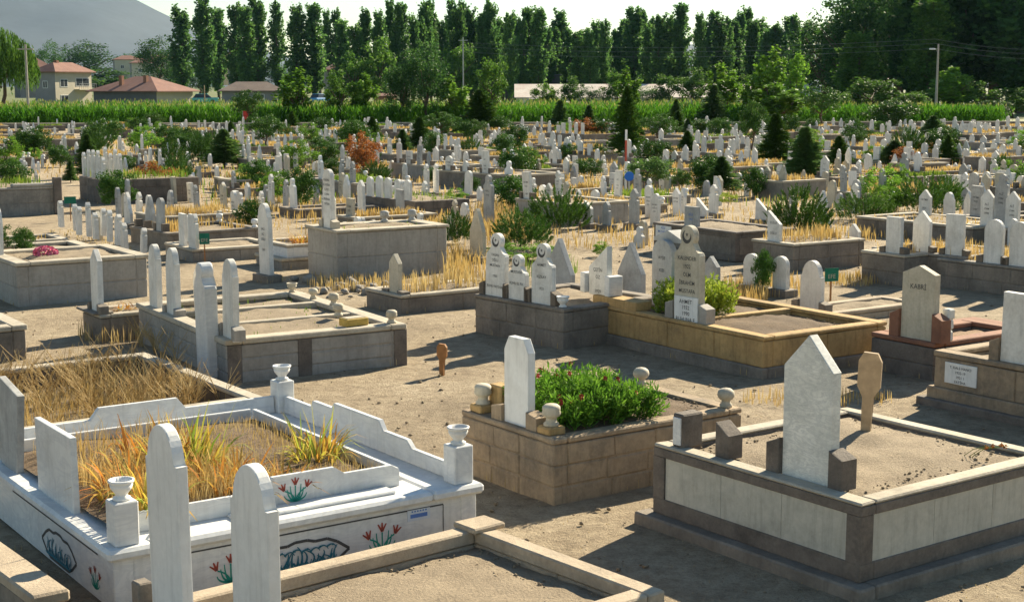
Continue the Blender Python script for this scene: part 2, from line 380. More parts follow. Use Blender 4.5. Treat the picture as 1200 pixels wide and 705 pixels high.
# ------------------------------------------------------------------ headstones
def arc(cy, cz, ry, rz, a0, a1, n): return [(cy + ry * math.cos(R(a0 + (a1 - a0) * i / n)), cz + rz * math.sin(R(a0 + (a1 - a0) * i / n))) for i in range(n + 1)]
def profile(style, w, h):
    a = w / 2
    if style == 'flat': return [(a, 0), (a, h), (-a, h), (-a, 0)]
    if style == 'point': return [(a, 0), (a, h - .52 * w), (0, h), (-a, h - .52 * w), (-a, 0)]
    if style == 'low_point': return [(a, 0), (a, h - .2 * w), (0, h), (-a, h - .2 * w), (-a, 0)]
    if style == 'cham': return [(a, 0), (a, h - .16 * w - .06), (a * .62, h), (-a * .62, h), (-a, h - .16 * w - .06), (-a, 0)]
    if style == 'cut_left': return [(a, 0), (a, h), (-a, h - .75 * w), (-a, 0)]
    if style == 'lean_cut': return [(a, 0), (a, h * .55), (-a, h), (-a, 0)]
    if style == 'round': return [(a, 0)] + arc(0, h - a, a, a, 0, 180, 14) + [(-a, 0)]
    if style == 'shoulder':
        b = a * .82; hh = min(.5 * h, 1.35 * b)
        return [(a, 0), (a, h - hh), (b, h - hh)] + arc(0, h - hh, b, hh, 0, 180, 18)[1:-1] + [(-b, h - hh), (-a, h - hh), (-a, 0)]
    if style == 'ogee':
        pts = [(a, 0), (a, h - 1.0 * w)]
        for i in range(1, 9):
            k = i / 8; pts.append((a * (1 - k ** 1.5) * (1 - .18 * math.sin(math.pi * k)), h - w + w * k))
        return pts + [(-y, z) for y, z in pts[::-1][1:]]
    if style == 'disc':
        r = .27 * w; zc = h - r; zs = h - 2 * r - .12 * w
        right = [(a, 0), (a, zs - .10 * w), (a * .9, zs - .02 * w), (a * .72, zs), (a * .6, zs + .06 * w)]
        return right + arc(0, zc, r, r, -42, 222, 20) + [(-y, z) for y, z in right[::-1]]
    if style == 'slim':     # slender stele with a bud on a neck
        zs = h - .9 * w
        right = [(a, 0), (a, zs), (a * .55, zs + .05 * w), (a * .5, zs + .16 * w), (a * .8, zs + .3 * w), (a * .72, zs + .55 * w), (a * .25, zs + .8 * w)]
        return right + [(0, h)] + [(-y, z) for y, z in right[::-1]]
    if style == 'gable': return [(a, 0), (a, h * .45), (0, h), (-a, h * .45), (-a, 0)]
    raise ValueError(style)
N_STONE = [0]
def text_mesh(lines, name, mat, parent, x, y0, z0, size, lead, wmax):
    """black letters on a face that looks towards -x; lines run downward from z0"""
    bm = bmesh.new()
    for i, ln in enumerate(lines):
        if not ln: continue
        cu = bpy.data.curves.new('t', 'FONT'); cu.body = ln; cu.size = size; cu.align_x = 'CENTER'; cu.resolution_u = 2; cu.offset = size * .006
        ob = bpy.data.objects.new('t', cu); COL.objects.link(ob)
        me = bpy.data.meshes.new_from_object(ob.evaluated_get(bpy.context.evaluated_depsgraph_get()))
        bpy.data.objects.remove(ob); bpy.data.curves.remove(cu)
        if me.vertices:
            ww = max(v.co.x for v in me.vertices) - min(v.co.x for v in me.vertices)
            k = min(1.0, wmax / max(ww, 1e-6))
            st = len(bm.verts); bm.from_mesh(me); bm.verts.ensure_lookup_table()
            for v in bm.verts[st:]:
                u, t = v.co.x * k, v.co.y
                v.co = Vector((x, y0 - u, z0 - lead * (i + 1) + t))
        bpy.data.meshes.remove(me)
    return mk(name, bm, M[mat], parent)
def headstone(label, loc, ang, w, h, style, mat='stone_w', t=.08, lines=None, tsize=None, emblem=False, group=GR_STONE, name='headstone', roll=None, cat='headstone', bev=None, lean=0.0, plaque=None, ttop=.26, ink='ink'):
    bm = bmesh.new()
    d = loc[1]
    prism(bm, profile(style, w, h), -t / 2, t / 2, (.008 if d < 40 else 0) if bev is None else bev)
    o = mk(name, bm, M[mat], None)
    o.location = loc; rr = random.uniform(-.02, .02) if roll is None else roll
    o.rotation_euler = (rr, random.uniform(-.015, .015) + lean, R(ang))
    tag(o, label, cat, group)
    xf_ = -t / 2 - .0025
    if lines:
        sz = (tsize or w * .16) * .86; text_mesh(lines, 'lettering', 'ink' if ink == 'ink' else ink, o, xf_, 0, h * (1 - ttop), sz, sz * 1.45, w * .82)
    if emblem:
        b2 = bmesh.new(); r = .15 * w; zc = h - .27 * w if style == 'disc' else h - .42 * w
        n = 20
        for i in range(n):
            a0, a1 = R(40 + 280 * i / n + 70), R(40 + 280 * (i + 1) / n + 70); wd0, wd1 = .32 * r * math.sin(math.pi * i / n), .32 * r * math.sin(math.pi * (i + 1) / n)
            q = [(r + wd0, a0), (r + wd1, a1), (r - wd1, a1), (r - wd0, a0)]
            try: b2.faces.new([b2.verts.new((xf_, -k * math.cos(a) , zc + k * math.sin(a))) for k, a in q])
            except Exception: pass
        vs = []
        for k in range(10):
            rr2 = r * (.42 if k % 2 == 0 else .17); a = R(90 + 36 * k); vs.append(b2.verts.new((xf_, -rr2 * math.cos(a), zc + .25 * r + rr2 * math.sin(a))))
        b2.faces.new(vs); mk('crescent_star', b2, M['ink'], o)
    if plaque:
        b2 = bmesh.new(); ph = plaque[0]; box(b2, -t / 2 - .02, -t / 2 - .002, -w * .46, w * .46, .015, ph, .003); pl = mk('plaque', b2, M['marble2'], o)
        text_mesh(plaque[1], 'lettering', 'ink', pl, -t / 2 - .0225, 0, ph - .01, w * .15, ph / (len(plaque[1]) + .4), w * .8)
    N_STONE[0] += 1
    c = math.cos(R(ang)); s = math.sin(R(ang))
    o['_w'] = w
    return o
def stone_on(t, px, ptop, pw, style, label, mat='stone_w', x=.11, th=.08, zoff=-.03, w=None, **kw):
    """headstone rising from the head wall of tomb t under photo column px, its tip at row ptop"""
    y = t.y_for(px, x, t.z); p = t.at(x, y, t.z + zoff)
    s = scale_at(p); h = height_at(p, ptop)
    if w is None: w = max(.2, (pw / s - th * .75) / math.sin(t.a) if abs(math.sin(t.a)) > .3 else pw / s)
    sb = kw.pop('sb', None)
    if sb:
        bh, bw, bmn = sb if len(sb) == 3 else (*sb, 'blk')
        for sg in (-1, 1):
            b2 = bmesh.new(); yc = y + sg * (w / 2 + bw / 2 + .004)
            prism(b2, [(yc + bw / 2, t.z - .004), (yc + bw / 2, t.z + bh * (1 if sg < 0 else .8)), (yc - bw / 2, t.z + bh * (.8 if sg < 0 else 1)), (yc - bw / 2, t.z - .004)], x - th * .9, x + th * .9, .01)
            mk('side_block', b2, M[bmn], t.root)
    return headstone(label, p, math.degrees(t.a), w, h, style, mat, th, **kw)
def stone_at(px, pb, ptop, pw, style, label, mat='stone_w', z=0.0, ang=35, th=.08, w=None, sock=True, **kw):
    p = P(px, pb, z); s = scale_at(p); h = height_at(p, ptop)
    if w is None: w = max(.16, (pw / s - th * .75) / .6)
    FOOT.append(obb(p[0], p[1], .2, w / 2 + .1, R(ang)))
    o = headstone(label, p, ang, w, h, style, mat, th, **kw)
    if z > .02 and sock:
        bm = bmesh.new(); box(bm, -.15, .15, -w / 2 - .1, w / 2 + .1, -z - .05, .015, .012, .004); mk('base', bm, M['dark2'], o)
    return o
M['soil'] = stone('dry_soil', (.40, .32, .22), (.28, .22, .15), 5, (.2, .15, .1), .45, .25, .9, .95)
M['soild'] = stone('dark_soil', (.22, .155, .10), (.14, .10, .065), 6, (.1, .07, .05), .45, .25, .9, .95)
M['redsoil'] = stone('reddish_soil', (.40, .26, .16), (.28, .18, .11), 6, (.2, .13, .09), .45, .25, .9, .95)
# ---- right foreground: cream panels in a dark frame
T1 = make_tomb('large grave plot of cream stone panels in a dark brown frame, bare earth inside', P(1010, 590, .66), 36, 2.3, 2.15, .66,
               wall='dark', cop='cop', ct=.03, ov=.0, wt=.15, panel='beige', foot=.09, fw=.11, depth=.05)  # thin pale top puts sunlight on the dark frame's edges into colour
stone_on(T1, 949, 392, 62, 'point', 'pointed mottled marble headstone between two dark blocks on the large cream-panelled plot', 'mottle', x=.2, w=.47, sb=(.27, .13, 'dark'), th=.09, roll=0)
b2 = bmesh.new(); y = T1.y_for(855, .2, .66); prism(b2, [(y - .08, .655), (y - .08, .84), (y + .06, .93), (y + .06, .655)], .1, .26, .01); mk('side_block', b2, M['dark'], T1.root)
b2 = bmesh.new(); y2 = T1.y_for(808, .2, .66); box(b2, .06, .28, y2 - .07, y2 + .05, .655, .93, .012, .004); mk('side_block', b2, M['dark'], T1.root)
b2 = bmesh.new(); box(b2, .045, .06, y2 - .055, y2 + .03, .68, .9, .002); mk('white_facing', b2, M['marble'], T1.root)
p = P(1014, 512, .6); s = scale_at(p)
def marker(label, p, top, wpx, mat, ang=20):
    bm = bmesh.new(); s = scale_at(p); h = height_at(p, top); w = wpx / s
    pts = [(w * .2, -.1), (w * .22, h * .48), (w * .5, h * .6), (w * .5, h * .9), (w * .3, h), (-w * .3, h), (-w * .5, h * .9), (-w * .5, h * .6), (-w * .22, h * .48), (-w * .2, -.1)]
    prism(bm, pts, -.018, .018, .004); o = mk('grave_marker', bm, M[mat]); o.location = p; o.rotation_euler = (R(3), R(-4), R(ang) - math.pi / 2 + math.pi / 2)
    return tag(o, label, 'wooden marker', 'wooden paddle-shaped grave markers')
mk1 = marker('pale wooden paddle marker stuck in the bare earth of the cream-panelled plot', p, 411, 27, 'wood2', 62)
b2 = bmesh.new(); k = .018 + .0025
text_mesh(['....'], 'lettering', 'ink', mk1, -.0205, 0, .52, .05, .06, .12) if False else None
marker('orange wooden paddle marker standing alone in the bare dirt path', P(518, 438, 0), 402, 13, 'wood', 62)
# ---- centre: coursed tuff plot with green shrub
T2 = make_tomb('squat plot of coursed brown tuff blocks filled by a lush green shrub with red blossoms', P(649, 515, .55), 35, 2.17, 1.42, .55,
               wall='tuff', cop='tuff', n=3, ct=.05, ov=.004, wt=.15, depth=.03, blen=.5, bedmat='soild')
stone_on(T2, 609, 395, 42, 'cham', 'white chamfered-top marble headstone in front of the lush green flowering shrub', 'marble2', x=.1, w=.36, th=.08, sb=(.15, .16, 'tuff'), zoff=-.02)
for px, x in ((566, .12), (646, .12)):
    yy = T2.y_for(px, x, .6); b2 = bmesh.new(); box(b2, x - .09, x + .09, yy - .09, yy + .09, .546, .62, .012, .004); mk('corner_block', b2, M['sand'], T2.root)
    vase(T2, x, yy, .619, .9, 'post', 'stone_c')
for x, y in ((2.06, 1.32), (2.06, .1)): vase(T2, x, y, .549, .95, 'ball', 'stone_c')
b2 = bmesh.new(); yy = T2.y_for(585, .25, .6); box(b2, .2, .34, yy - .1, yy + .1, .545, .80, .012, .006); mk('corner_block', b2, M['sand'], T2.root)
# ---- left foreground: white marble plot with painted tulips
L3, W3, Z3 = 2.94, 3.3, .45
n3 = P(130, 645, .45)
T3 = Tomb(n3, 35, L3, W3, Z3); r3 = empty('grave_plot', T3.o, T3.a); T3.root = r3; FOOT.append(T3.foot())
tag(r3, 'white marble plot with painted red tulips, stepped parapets and urns, full of dry iris', 'grave plot', GR_TOMB)
bm = bmesh.new(); ring(bm, .03, L3 - .03, .03, W3 - .03, 0, .37, .2)
for x in (.02, L3 - .16):
    for y in (.02, W3 - .16): box(bm, x, x + .14, y, y + .14, 0, .368, .006)
mk('plinth', bm, M['marble'], r3)
bm = bmesh.new(); ring(bm, -.03, L3 + .03, -.03, W3 + .03, .37, .45, .46, .022, 0, .002); mk('nosing', bm, M['marble'], r3)
bm = bmesh.new(); box(bm, .95, 2.25, .10, .27, .449, .475, .008); mk('ledge', bm, M['marble'], r3)
PX = ((.13, .12), (L3 - .12, .12), (L3 - .12, W3 - .12))
for x, y in PX:
    bm = bmesh.new(); box(bm, x - .085, x + .085, y - .085, y + .085, .449, .75, .008); po = mk('corner_post', bm, M['marble'], r3)
    bm = bmesh.new(); lathe(bm, [(r, z) for r, z in [(.03, 0), (.06, .004), (.06, .02), (.038, .03), (.042, .045), (.07, .08), (.078, .105), (.068, .112), (.086, .124), (.088, .14), (.076, .142), (.06, .11), (.03, .09)]], x, y, .749, 24)
    mk('urn', bm, M['marble2'], po, True)
def stepped(l, h0, h1, a, b, sl=.09):
    return [(0, h0), (a * l, h0), (a * l + sl, h1), (b * l - sl, h1), (b * l, h0), (l, h0)]
def stepwall(name, x0, y0, x1, y1, z, prof, th):
    """wall along a line with a stepped top; prof = (distance, height)"""
    bm = bmesh.new(); d = Vector((x1 - x0, y1 - y0)); l = d.length; d.normalize(); nn = Vector((-d.y, d.x)) * th / 2
    pts = [(0, 0)] + prof + [(l, 0)]
    A = [bm.verts.new((x0 + d.x * s - nn.x, y0 + d.y * s - nn.y, z + hh)) for s, hh in pts]; B = [bm.verts.new((x0 + d.x * s + nn.x, y0 + d.y * s + nn.y, z + hh)) for s, hh in pts]
    f0 = bm.faces.new(A); f1 = bm.faces.new(B[::-1])
    for i in range(len(pts)): j = (i + 1) % len(pts); bm.faces.new((A[i], B[i], B[j], A[j]))
    bmesh.ops.recalc_face_normals(bm, faces=bm.faces[:])
    bmesh.ops.bevel(bm, geom=list(set(f0.edges) | set(f1.edges)), offset=.006, segments=2, affect='EDGES')
    return mk(name, bm, M['marble'], r3)
yl = W3 - .41
stepwall('parapet', L3 - .12, .206, L3 - .12, W3 - .206, .449, [(0, .13), (.2 * yl, .13), (.2 * yl + .08, .19), (.36 * yl, .19), (.36 * yl + .07, .27), (.66 * yl, .27), (.66 * yl + .05, .22), (.8 * yl, .22), (.8 * yl + .05, .16), (yl, .16)], .05)
xl = L3 - .43
stepwall('parapet', .21, W3 - .12, L3 - .21, W3 - .12, .449, [(0, .16), (.3 * xl, .16), (.3 * xl + .08, .26), (.62 * xl, .26), (.62 * xl + .08, .16), (xl, .16)], .05)
bx0, bx1, by0, by1 = .24, L3 - .55, .31, W3 - .42
il = bx1 - bx0
inner = stepwall('inner_kerb', bx0, by0, bx1, by0, .449, [(0, .14), (.46 * il, .14), (.46 * il + .09, .23), (.78 * il - .09, .23), (.78 * il, .17), (.97 * il, .17), (il, .13)], .045)
stepwall('inner_kerb', bx1, by0 + .025, bx1, by1, .449, [(0, .13), (by1 - by0 - .025, .13)], .045)
stepwall('inner_kerb', bx0, by1 + .025, bx1 - .03, by1 + .025, .449, [(0, .13), (il - .03, .13)], .045)
soil('soil_bed', bx0 - .1, bx1 - .02, by0 + .02, by1, .49, M['soild'], r3, .03)
# painted motifs
def strokes(bm, y, pts, wid, taper=True):
    for (a, b), (i) in zip(zip(pts, pts[1:]), range(99)):
        d = Vector((b[0] - a[0], b[1] - a[1])); 
        if d.length < 1e-6: continue
        nn = Vector((-d.y, d.x)).normalized(); k0 = wid * (1 - .75 * i / len(pts) if taper else 1); k1 = wid * (1 - .75 * (i + 1) / len(pts) if taper else 1)
        bm.faces.new([bm.verts.new((a[0] - nn.x * k0, y, a[1] - nn.y * k0)), bm.verts.new((b[0] - nn.x * k1, y, b[1] - nn.y * k1)), bm.verts.new((b[0] + nn.x * k1, y, b[1] + nn.y * k1)), bm.verts.new((a[0] + nn.x * k0, y, a[1] + nn.y * k0))])
def curve(a, b, c, n=7): return [((1 - t) ** 2 * a[0] + 2 * t * (1 - t) * b[0] + t * t * c[0], (1 - t) ** 2 * a[1] + 2 * t * (1 - t) * b[1] + t * t * c[1]) for t in [i / n for i in range(n + 1)]]
def tulips(parent, x, y, z, s, M4=None):
    g, r_, k = bmesh.new(), bmesh.new(), bmesh.new()
    for dx, dz in ((0, 1), (-.62, .74), (.62, .78)):
        strokes(g, y, curve((x, z), (x + dx * .1 * s, z + .4 * s), (x + dx * s * .85, z + dz * s * .75)), .03 * s, False)
        fx, fz = x + dx * s * .9, z + dz * s * .78; an = dx * .6
        for q, wv in ((-.55, .05), (0, .06), (.55, .05)):
            tip = (fx + math.sin(an + q) * .34 * s, fz + math.cos(an + q) * .34 * s); strokes(r_, y - .001, [(fx, fz), ((fx + tip[0]) / 2, (fz + tip[1]) / 2), tip], wv * s)
            strokes(k, y - .002, [(fx, fz), tip], .008 * s, False)
    for dx, dz in ((-.55, .35), (-.4, .6), (.4, .6), (.55, .35), (-.25, .75), (.28, .78)):
        pts = curve((x, z + .05 * s), (x + dx * .9 * s, z + dz * .2 * s), (x + dx * s, z + dz * s)); strokes(g, y - .0005, pts, .055 * s)
    for b_, nm, mt in ((g, 'stem_print', 'teal'), (r_, 'tulip_print', 'redp'), (k, 'outline_print', 'ink')):
        o = mk(nm, b_, M[mt], parent)
        if M4 is not None: o.matrix_local = M4
tulips(r3, 2.08, .0275, .05, .2); tulips(inner, 1.5, by0 - .0255, .47, .165); tulips(r3, .86, .0275, .05, .19)
bm = bmesh.new(); y = .0275
for x0, x1 in ((.4, 2.62),):
    strokes(bm, y, [(x0, .325), (x1, .325)], .006, False); strokes(bm, y, [(x0, .325), (x0, -.02)], .004, False); strokes(bm, y, [(x1, .325), (x1, .02)], .004, False)
car = [(1.02, .13), (1.12, .2), (1.2, .235), (1.3, .232), (1.36, .25), (1.46, .25), (1.52, .232), (1.62, .235), (1.7, .2), (1.8, .13), (1.7, .06), (1.62, .025), (1.2, .025), (1.12, .06), (1.02, .13)]
strokes(bm, y - .001, car, .011, False); mk('painted_border', bm, M['ink'], r3)
bm = bmesh.new(); random.seed(3)
for i in range(17):
    x = 1.13 + i * .034; z = .05 + .03 * random.random(); h_ = random.uniform(.06, .14)
    strokes(bm, y - .001 - .0002 * i, curve((x, z), (x + random.uniform(-.10, .10), z + h_ * .6), (x + random.uniform(-.04, .05), z + h_), 9), .010)
    strokes(bm, y - .005 - .0002 * i, curve((x - .03, .055 + .05 * random.random()), (x + .03, .02), (x + .05, .085 + .04 * random.random()), 9), .009)
    if i % 2: strokes(bm, y - .009 - .0002 * i, curve((x - .03, .16 + .03 * random.random()), (x + .02, .215), (x + .05, .16), 7), .008)
    if i % 3 == 0: strokes(bm, y - .0125 - .0002 * i, [(x + .01, .19), (x + .024, .19)], .008, False)
mk('painted_script', bm, M['tblue'], r3)
# the same kind of motif on the head side
Mh = Matrix.Rotation(-math.pi / 2, 4, 'Z')
for yy, kind in ((.42, 't'), (1.05, 'c')):
    if kind == 't':
        tulips(r3, 0, 0, .06, .15, Matrix.Translation((.0275, yy, 0)) @ Mh)
    else:
        for nm, mt in (('painted_border', 'ink'), ('painted_script', 'tblue')):
            src = [o for o in r3.children if o.name.startswith(nm)][0]
            bm = bmesh.new()
            if nm == 'painted_border': strokes(bm, 0, [(a - 1.41, b) for a, b in car], .011, False); strokes(bm, 0, [(-1.1, .325), (.85, .325)], .006, False)
            else:
                for i in range(15):
                    x = -.26 + i * .036; z = .05 + .03 * random.random(); strokes(bm, -.001 - .0002 * i, curve((x, z), (x + random.uniform(-.1, .1), z + .06), (x + random.uniform(-.04, .05), z + random.uniform(.06, .14)), 9), .010); strokes(bm, -.005 - .0002 * i, curve((x - .03, .06), (x + .03, .02), (x + .05, .1), 9), .009)
            o = mk(nm, bm, M[mt], r3); o.matrix_local = Matrix.Translation((.0275, yy + .15, 0)) @ Mh
bm = bmesh.new(); box(bm, 2.30, 2.50, .024, .0285, .24, .325); stk = mk('sticker', bm, plain('sticker_white', (.55, .6, .66), .4, .1), r3)
bm = bmesh.new(); box(bm, 2.325, 2.475, .0225, .0255, .262, .292); mk('blue_band', bm, M['bluep'], stk)
bm = bmesh.new()
for i in range(6): strokes(bm, .0235, [(2.335 + i * .024, .312), (2.35 + i * .024, .312)], .006, False)
mk('print', bm, M['bluep'], stk)
random.seed(21)
yh = T3.y_for(69, .1, .45)
hs = headstone('broad flat-topped veined marble headstone at the left end of the white tulip plot', T3.at(.1, yh, .44), 35, .82, height_at(T3.at(.1, yh, .44), 500), 'flat', 'marble', .05, roll=0)
p3 = P(2, 566, .45); FOOT.append(obb(p3[0], p3[1], .1, .3, T3.a))
headstone('grey leaning headstone slab cut off by the left edge beside the white tulip plot', T3.at(.1, yh + 1.2, .44), 35, .5, height_at(T3.at(.1, yh + 1.2, .44), 448), 'flat', 'stone_g', .06, roll=.16)
# ---- bottom left: beige kerb plot with two arched white headstones
A4 = P(178, 705, .3); a4 = R(40); W4 = 1.9
T4 = make_tomb('low beige kerb plot in the front with two white arched headstones and loose soil', A4 - Vector((-math.sin(a4), math.cos(a4), 0)) * W4, 40, 2.62, W4, .3,
               wall='conc', cop='conc', n=1, ct=.1, ov=.01, wt=.13, depth=.13, blen=1.2)
for px, top, lab in ((203, 496, 'farther of two white arched headstones on the low beige front plot'), (303, 543, 'nearer of two white arched headstones on the low beige front plot')):
    stone_on(T4, px, top, 60, 'shoulder', lab, 'marble2', x=.02, w=.41, th=.075, roll=.0)
b2 = bmesh.new(); y = T4.y_for(170, .0, .3); box(b2, -.07, .03, y - .06, y + .05, .2, .42, .01, .003); mk('side_block', b2, M['dark2'], T4.root)
b2 = bmesh.new(); box(b2, 2.42, 2.72, W4 - .2, W4 + .05, .29, .335, .012, .004); mk('corner_slab', b2, M['conc'], T4.root)
# ---- kerb end at the left edge
pe = P(60, 694, .42); bm = bmesh.new(); box(bm, -.12, .12, 0, 1.6, .34, .42, .015, .004); ke = empty('kerb_end', (pe[0], pe[1], 0), R(38)); mk('slab', bm, M['conc'], ke)
bm = bmesh.new(); box(bm, -.10, .10, .03, 1.6, -.05, .34, .01, .004); mk('wall', bm, M['dark2'], ke)
tag(ke, 'beige kerb slab end running in from the left edge in front of the marble plot', 'kerb', GR_TOMB)
# ---- left: sunken dry plot behind the marble one
c6 = P(310, 465, .3); a6 = R(36)
T6 = make_tomb('wide low dark-kerbed plot overgrown with tangled dry straw weeds', c6 - Vector((math.cos(a6), math.sin(a6), 0)) * 3.4, 36, 3.4, 3.2, .3, wall='dark', cop='cop', n=1, ct=.05, ov=.01, wt=.14, depth=.26)
# ---- centre left: pale double plot with slabs
T7 = make_tomb('pale grey double plot with dark pilasters, white inner kerbs and four headstones', P(265, 398, .52), 31, 2.36, 3.5, .52, wall='grey', cop='cop', n=3, blen=2.2, ct=.07, ov=.025, wt=.17, depth=.09, split_y=(1.25, 2.4), pil=((.1, 'n'), (1.0, 'n'), (2.3, 'n')), bedmat='soil')
stone_on(T7, 271, 303, 24, 'shoulder', 'white arched headstone right behind the tall bluish stele on the pale double plot', 'stone_w', w=.36, th=.08, sb=(.16, .12, 'grey'))
stone_on(T7, 204, 290, 22, 'shoulder', 'white arched headstone, middle of the three on the pale double plot', 'stone_w', w=.36, sb=(.1, .1, 'grey'))
stone_on(T7, 183, 286, 20, 'shoulder', 'white arched headstone, leftmost of the three on the pale double plot', 'stone_w', w=.34)
headstone('thin white headstone half hidden behind the middle arched one on the pale double plot', T7.at(.5, 2.35, .47), 31, .3, .62, 'shoulder', 'stone_w', .07)
for x, y, k in ((2.24, 3.38, 'urn'), (2.24, 1.9, 'post'), (1.9, 1.0, 'post'), (2.24, .12, 'post'), (2.24, 2.6, 'ball')): vase(T7, x, y, .519, .8, k, 'stone_c')
bm = bmesh.new(); ox = T7.at(1.75, .2, .519); box(bm, -.16, .16, -.1, .1, 0, .1, .01); bo = mk('tin_box', bm, M['brass']); bo.location = ox; bo.rotation_euler = (0, 0, R(38)); tag(bo, 'small ochre tin box lying on the pale double plot', 'box')
bm = bmesh.new(); box(bm, -.13, .13, -.075, .075, 0, .006); l_ = mk('lid_inset', bm, M['cop'], bo); l_.location = (0, 0, .1)
pt = P(245, 440, 0); hT = height_at(pt, 307)
headstone('tall bluish veined marble stele with a domed cap in front of the pale double plot', pt, 31, .40, hT, 'disc', 'marble', .16, roll=0, bev=.02)
FOOT.append(obb(pt[0], pt[1], .15, .25, R(31)))
# ---- left: grey tomb with pink flowers, and its neighbour
T8 = make_tomb('tall smooth grey block plot with pink flowers on bare soil', P(19, 308, .7), 34, 2.15, 2.0, .7, wall='grey', cop='cop', n=2, ct=.06, ov=.03, wt=.18, depth=.06, blen=1.6)
stone_on(T8, -2, 243, 16, 'shoulder', 'white headstone cut by the left edge above the grey pink-flower plot', 'stone_w', w=.4)
T8b = make_tomb('grey plot with leafy rose plants just behind the pink-flower plot', T8.at(0, 2.12), 34, 2.1, 1.6, .62, wall='grey', cop='cop', n=2, ct=.06, ov=.03, wt=.16, depth=.08)
T9 = make_tomb('narrow low plot with stepped dark head blocks and dry flowers', P(118, 369, .36), 34, 1.7, .8, .36, wall='dark2', cop='cop', n=1, ct=.05, ov=.01, wt=.13, depth=.05, blocks=((.05, .4, .75, .3, .03, 'dark2'),))
stone_on(T9, 115, 292, 19, 'point', 'slender pointed white headstone on the narrow low plot with dark head blocks', 'stone_w', x=.05, w=.3, sb=(.14, .1, 'dark2'))
c10 = P(30, 380, .45); a = R(34)
T10 = make_tomb('dark-walled plot corner at the left edge below the grey pink-flower plot', c10 - Vector((math.cos(a), math.sin(a), 0)) * 2, 34, 2.0, 1.2, .45, wall='dark2', cop='cop', n=1, ct=.07, ov=.02, wt=.16)
# ---- tall grey block tomb
T11 = make_tomb('tallest smooth grey two-course block plot, standing on a rubble heap', P(395, 270, .9), 32, 2.28, 1.31, .9, wall='grey', cop='cop', n=2, ct=.05, ov=.04, wt=.2, depth=.05, blen=2.5)
stone_on(T11, 386, 198, 18, 'round', 'tall grey lettered headstone on top of the tallest grey block plot', 'stone_w', w=.34, sb=(.16, .14, 'cop'), lines=['RUHUNA', 'EL FATİHA', 'D.1931', 'Ö.1994', 'RUHUNA', 'FATİHA'], tsize=.07, ttop=.12)
headstone('pale headstone directly behind the tall grey lettered one', T11.at(.3, .9, .85), 32, .34, .72, 'point', 'stone_w', .07)
for x in (1.55, 2.15): vase(T11, x, 1.15, .899, 1.0, 'post', 'stone_g')
# ---- lettered stele by the marble-panel plot
stone_at(313, 322, 238, 21, 'shoulder', 'tall cream lettered stele beside the white marble-panel plot', 'stone_w', z=.1, w=.42, lines=['HACI', 'ALİ', 'OĞLU', '', '1941'], tsize=.075, ttop=.3, th=.09)
T12 = make_tomb('small white marble-panel plot with yellowing iris behind the tall cream stele', P(336, 287, .45), 34, 1.9, 1.3, .45, wall='marble', cop='cop', n=1, ct=.05, ov=.02, wt=.14, blen=2)
# ---- pointed stone on kerb
T13 = make_tomb('low weedy kerb plot with a rubble corner in front of the tallest grey plot', P(470, 346, .3), 35, 2.1, 1.1, .3, wall='dark2', cop='cop', n=1, ct=.05, ov=.015, wt=.14, depth=.03)
stone_on(T13, 464, 297, 18, 'point', 'small pointed cream headstone at the head of the weedy rubble kerb plot', 'stone_c', w=.28, sb=(.05, .18, 'dark2'))
# ---- three lettered stones
T14 = make_tomb('brown block plot carrying three white lettered headstones side by side', P(660, 362, .54), 40, 1.9, 1.9, .54, wall='dark2', cop='dark2', n=2, ct=.05, ov=.01, wt=.18, depth=.06)
for px, top, w, st, lab, ln, ex in ((582, 273, .42, 'disc', 'leftmost and tallest of three white lettered headstones on the brown block plot', ['HASAN', 'OĞLU', 'MUSTAFA', '', '1930', '', 'RUHU FATİHA'], .06),
                            (608, 298, .36, 'disc', 'shortest, middle one of three white lettered headstones on the brown block plot', ['MUSTAFA', '', 'RUHU EL FA.'], .065), (637, 285, .42, 'disc', 'rightmost of three white lettered headstones on the brown block plot', ['AHMET', '', 'KIZILAY', '', '1921'], .065)):
    stone_on(T14, px, top, 20, st, lab, 'stone_w', w=w, th=.08, lines=ln, tsize=ex, ttop=.27, emblem=True, sb=(.2, .1))
vase(T14, .1, .12, .539, .9, 'urn')
# ---- yellow sandstone plot
T15 = make_tomb('wide yellow sandstone plot on a dark base, split by a cross wall, half bare soil', P(895, 395, .5), 34, 2.15, 3.42, .5, wall='sand', cop='sand', n=1, ct=.05, ov=.012, wt=.16, foot=.12, fw=.03, depth=.1, split_y=(1.6,), blen=.9, bedmat='soild')
b2 = bmesh.new(); box(b2, .0, .28, 2.45, 3.42, .497, .62, .012, .004); mk('head_block', b2, M['sand'], T15.root)
yy = T15.y_for(703, .12, .62)
headstone('short white headstone in a three-sided white casing on the yellow sandstone plot', T15.at(.13, yy, .6), 34, .42, height_at(T15.at(.13, yy, .6), 287), 'lean_cut', 'stone_w', .09, lines=['ÇETİN', 'ÖZ', '', '1929'], tsize=.08, ttop=.38)
for sg in (-1, 1):
    b2 = bmesh.new(); box(b2, .02, .26, yy + sg * .28 - .055, yy + sg * .28 + .055, .618, .9, .01); mk('side_block', b2, M['marble'], T15.root)
stone_on(T15, 808, 264, 30, 'disc', 'tallest cream lettered headstone with crescent disc and white plaque on the yellow sandstone plot', 'stone_c', w=.5, th=.09, emblem=True, lines=['KALENDER', '1922', 'ÖLM', 'İBRAHİM', 'MUSTAFA', '1979', 'RUHUNA EL F.'], tsize=.085, ttop=.27, plaque=(.34, ['AHMET', '1932', '1990', 'RUHUNA F.']), sb=(.24, .15, 'grey'))
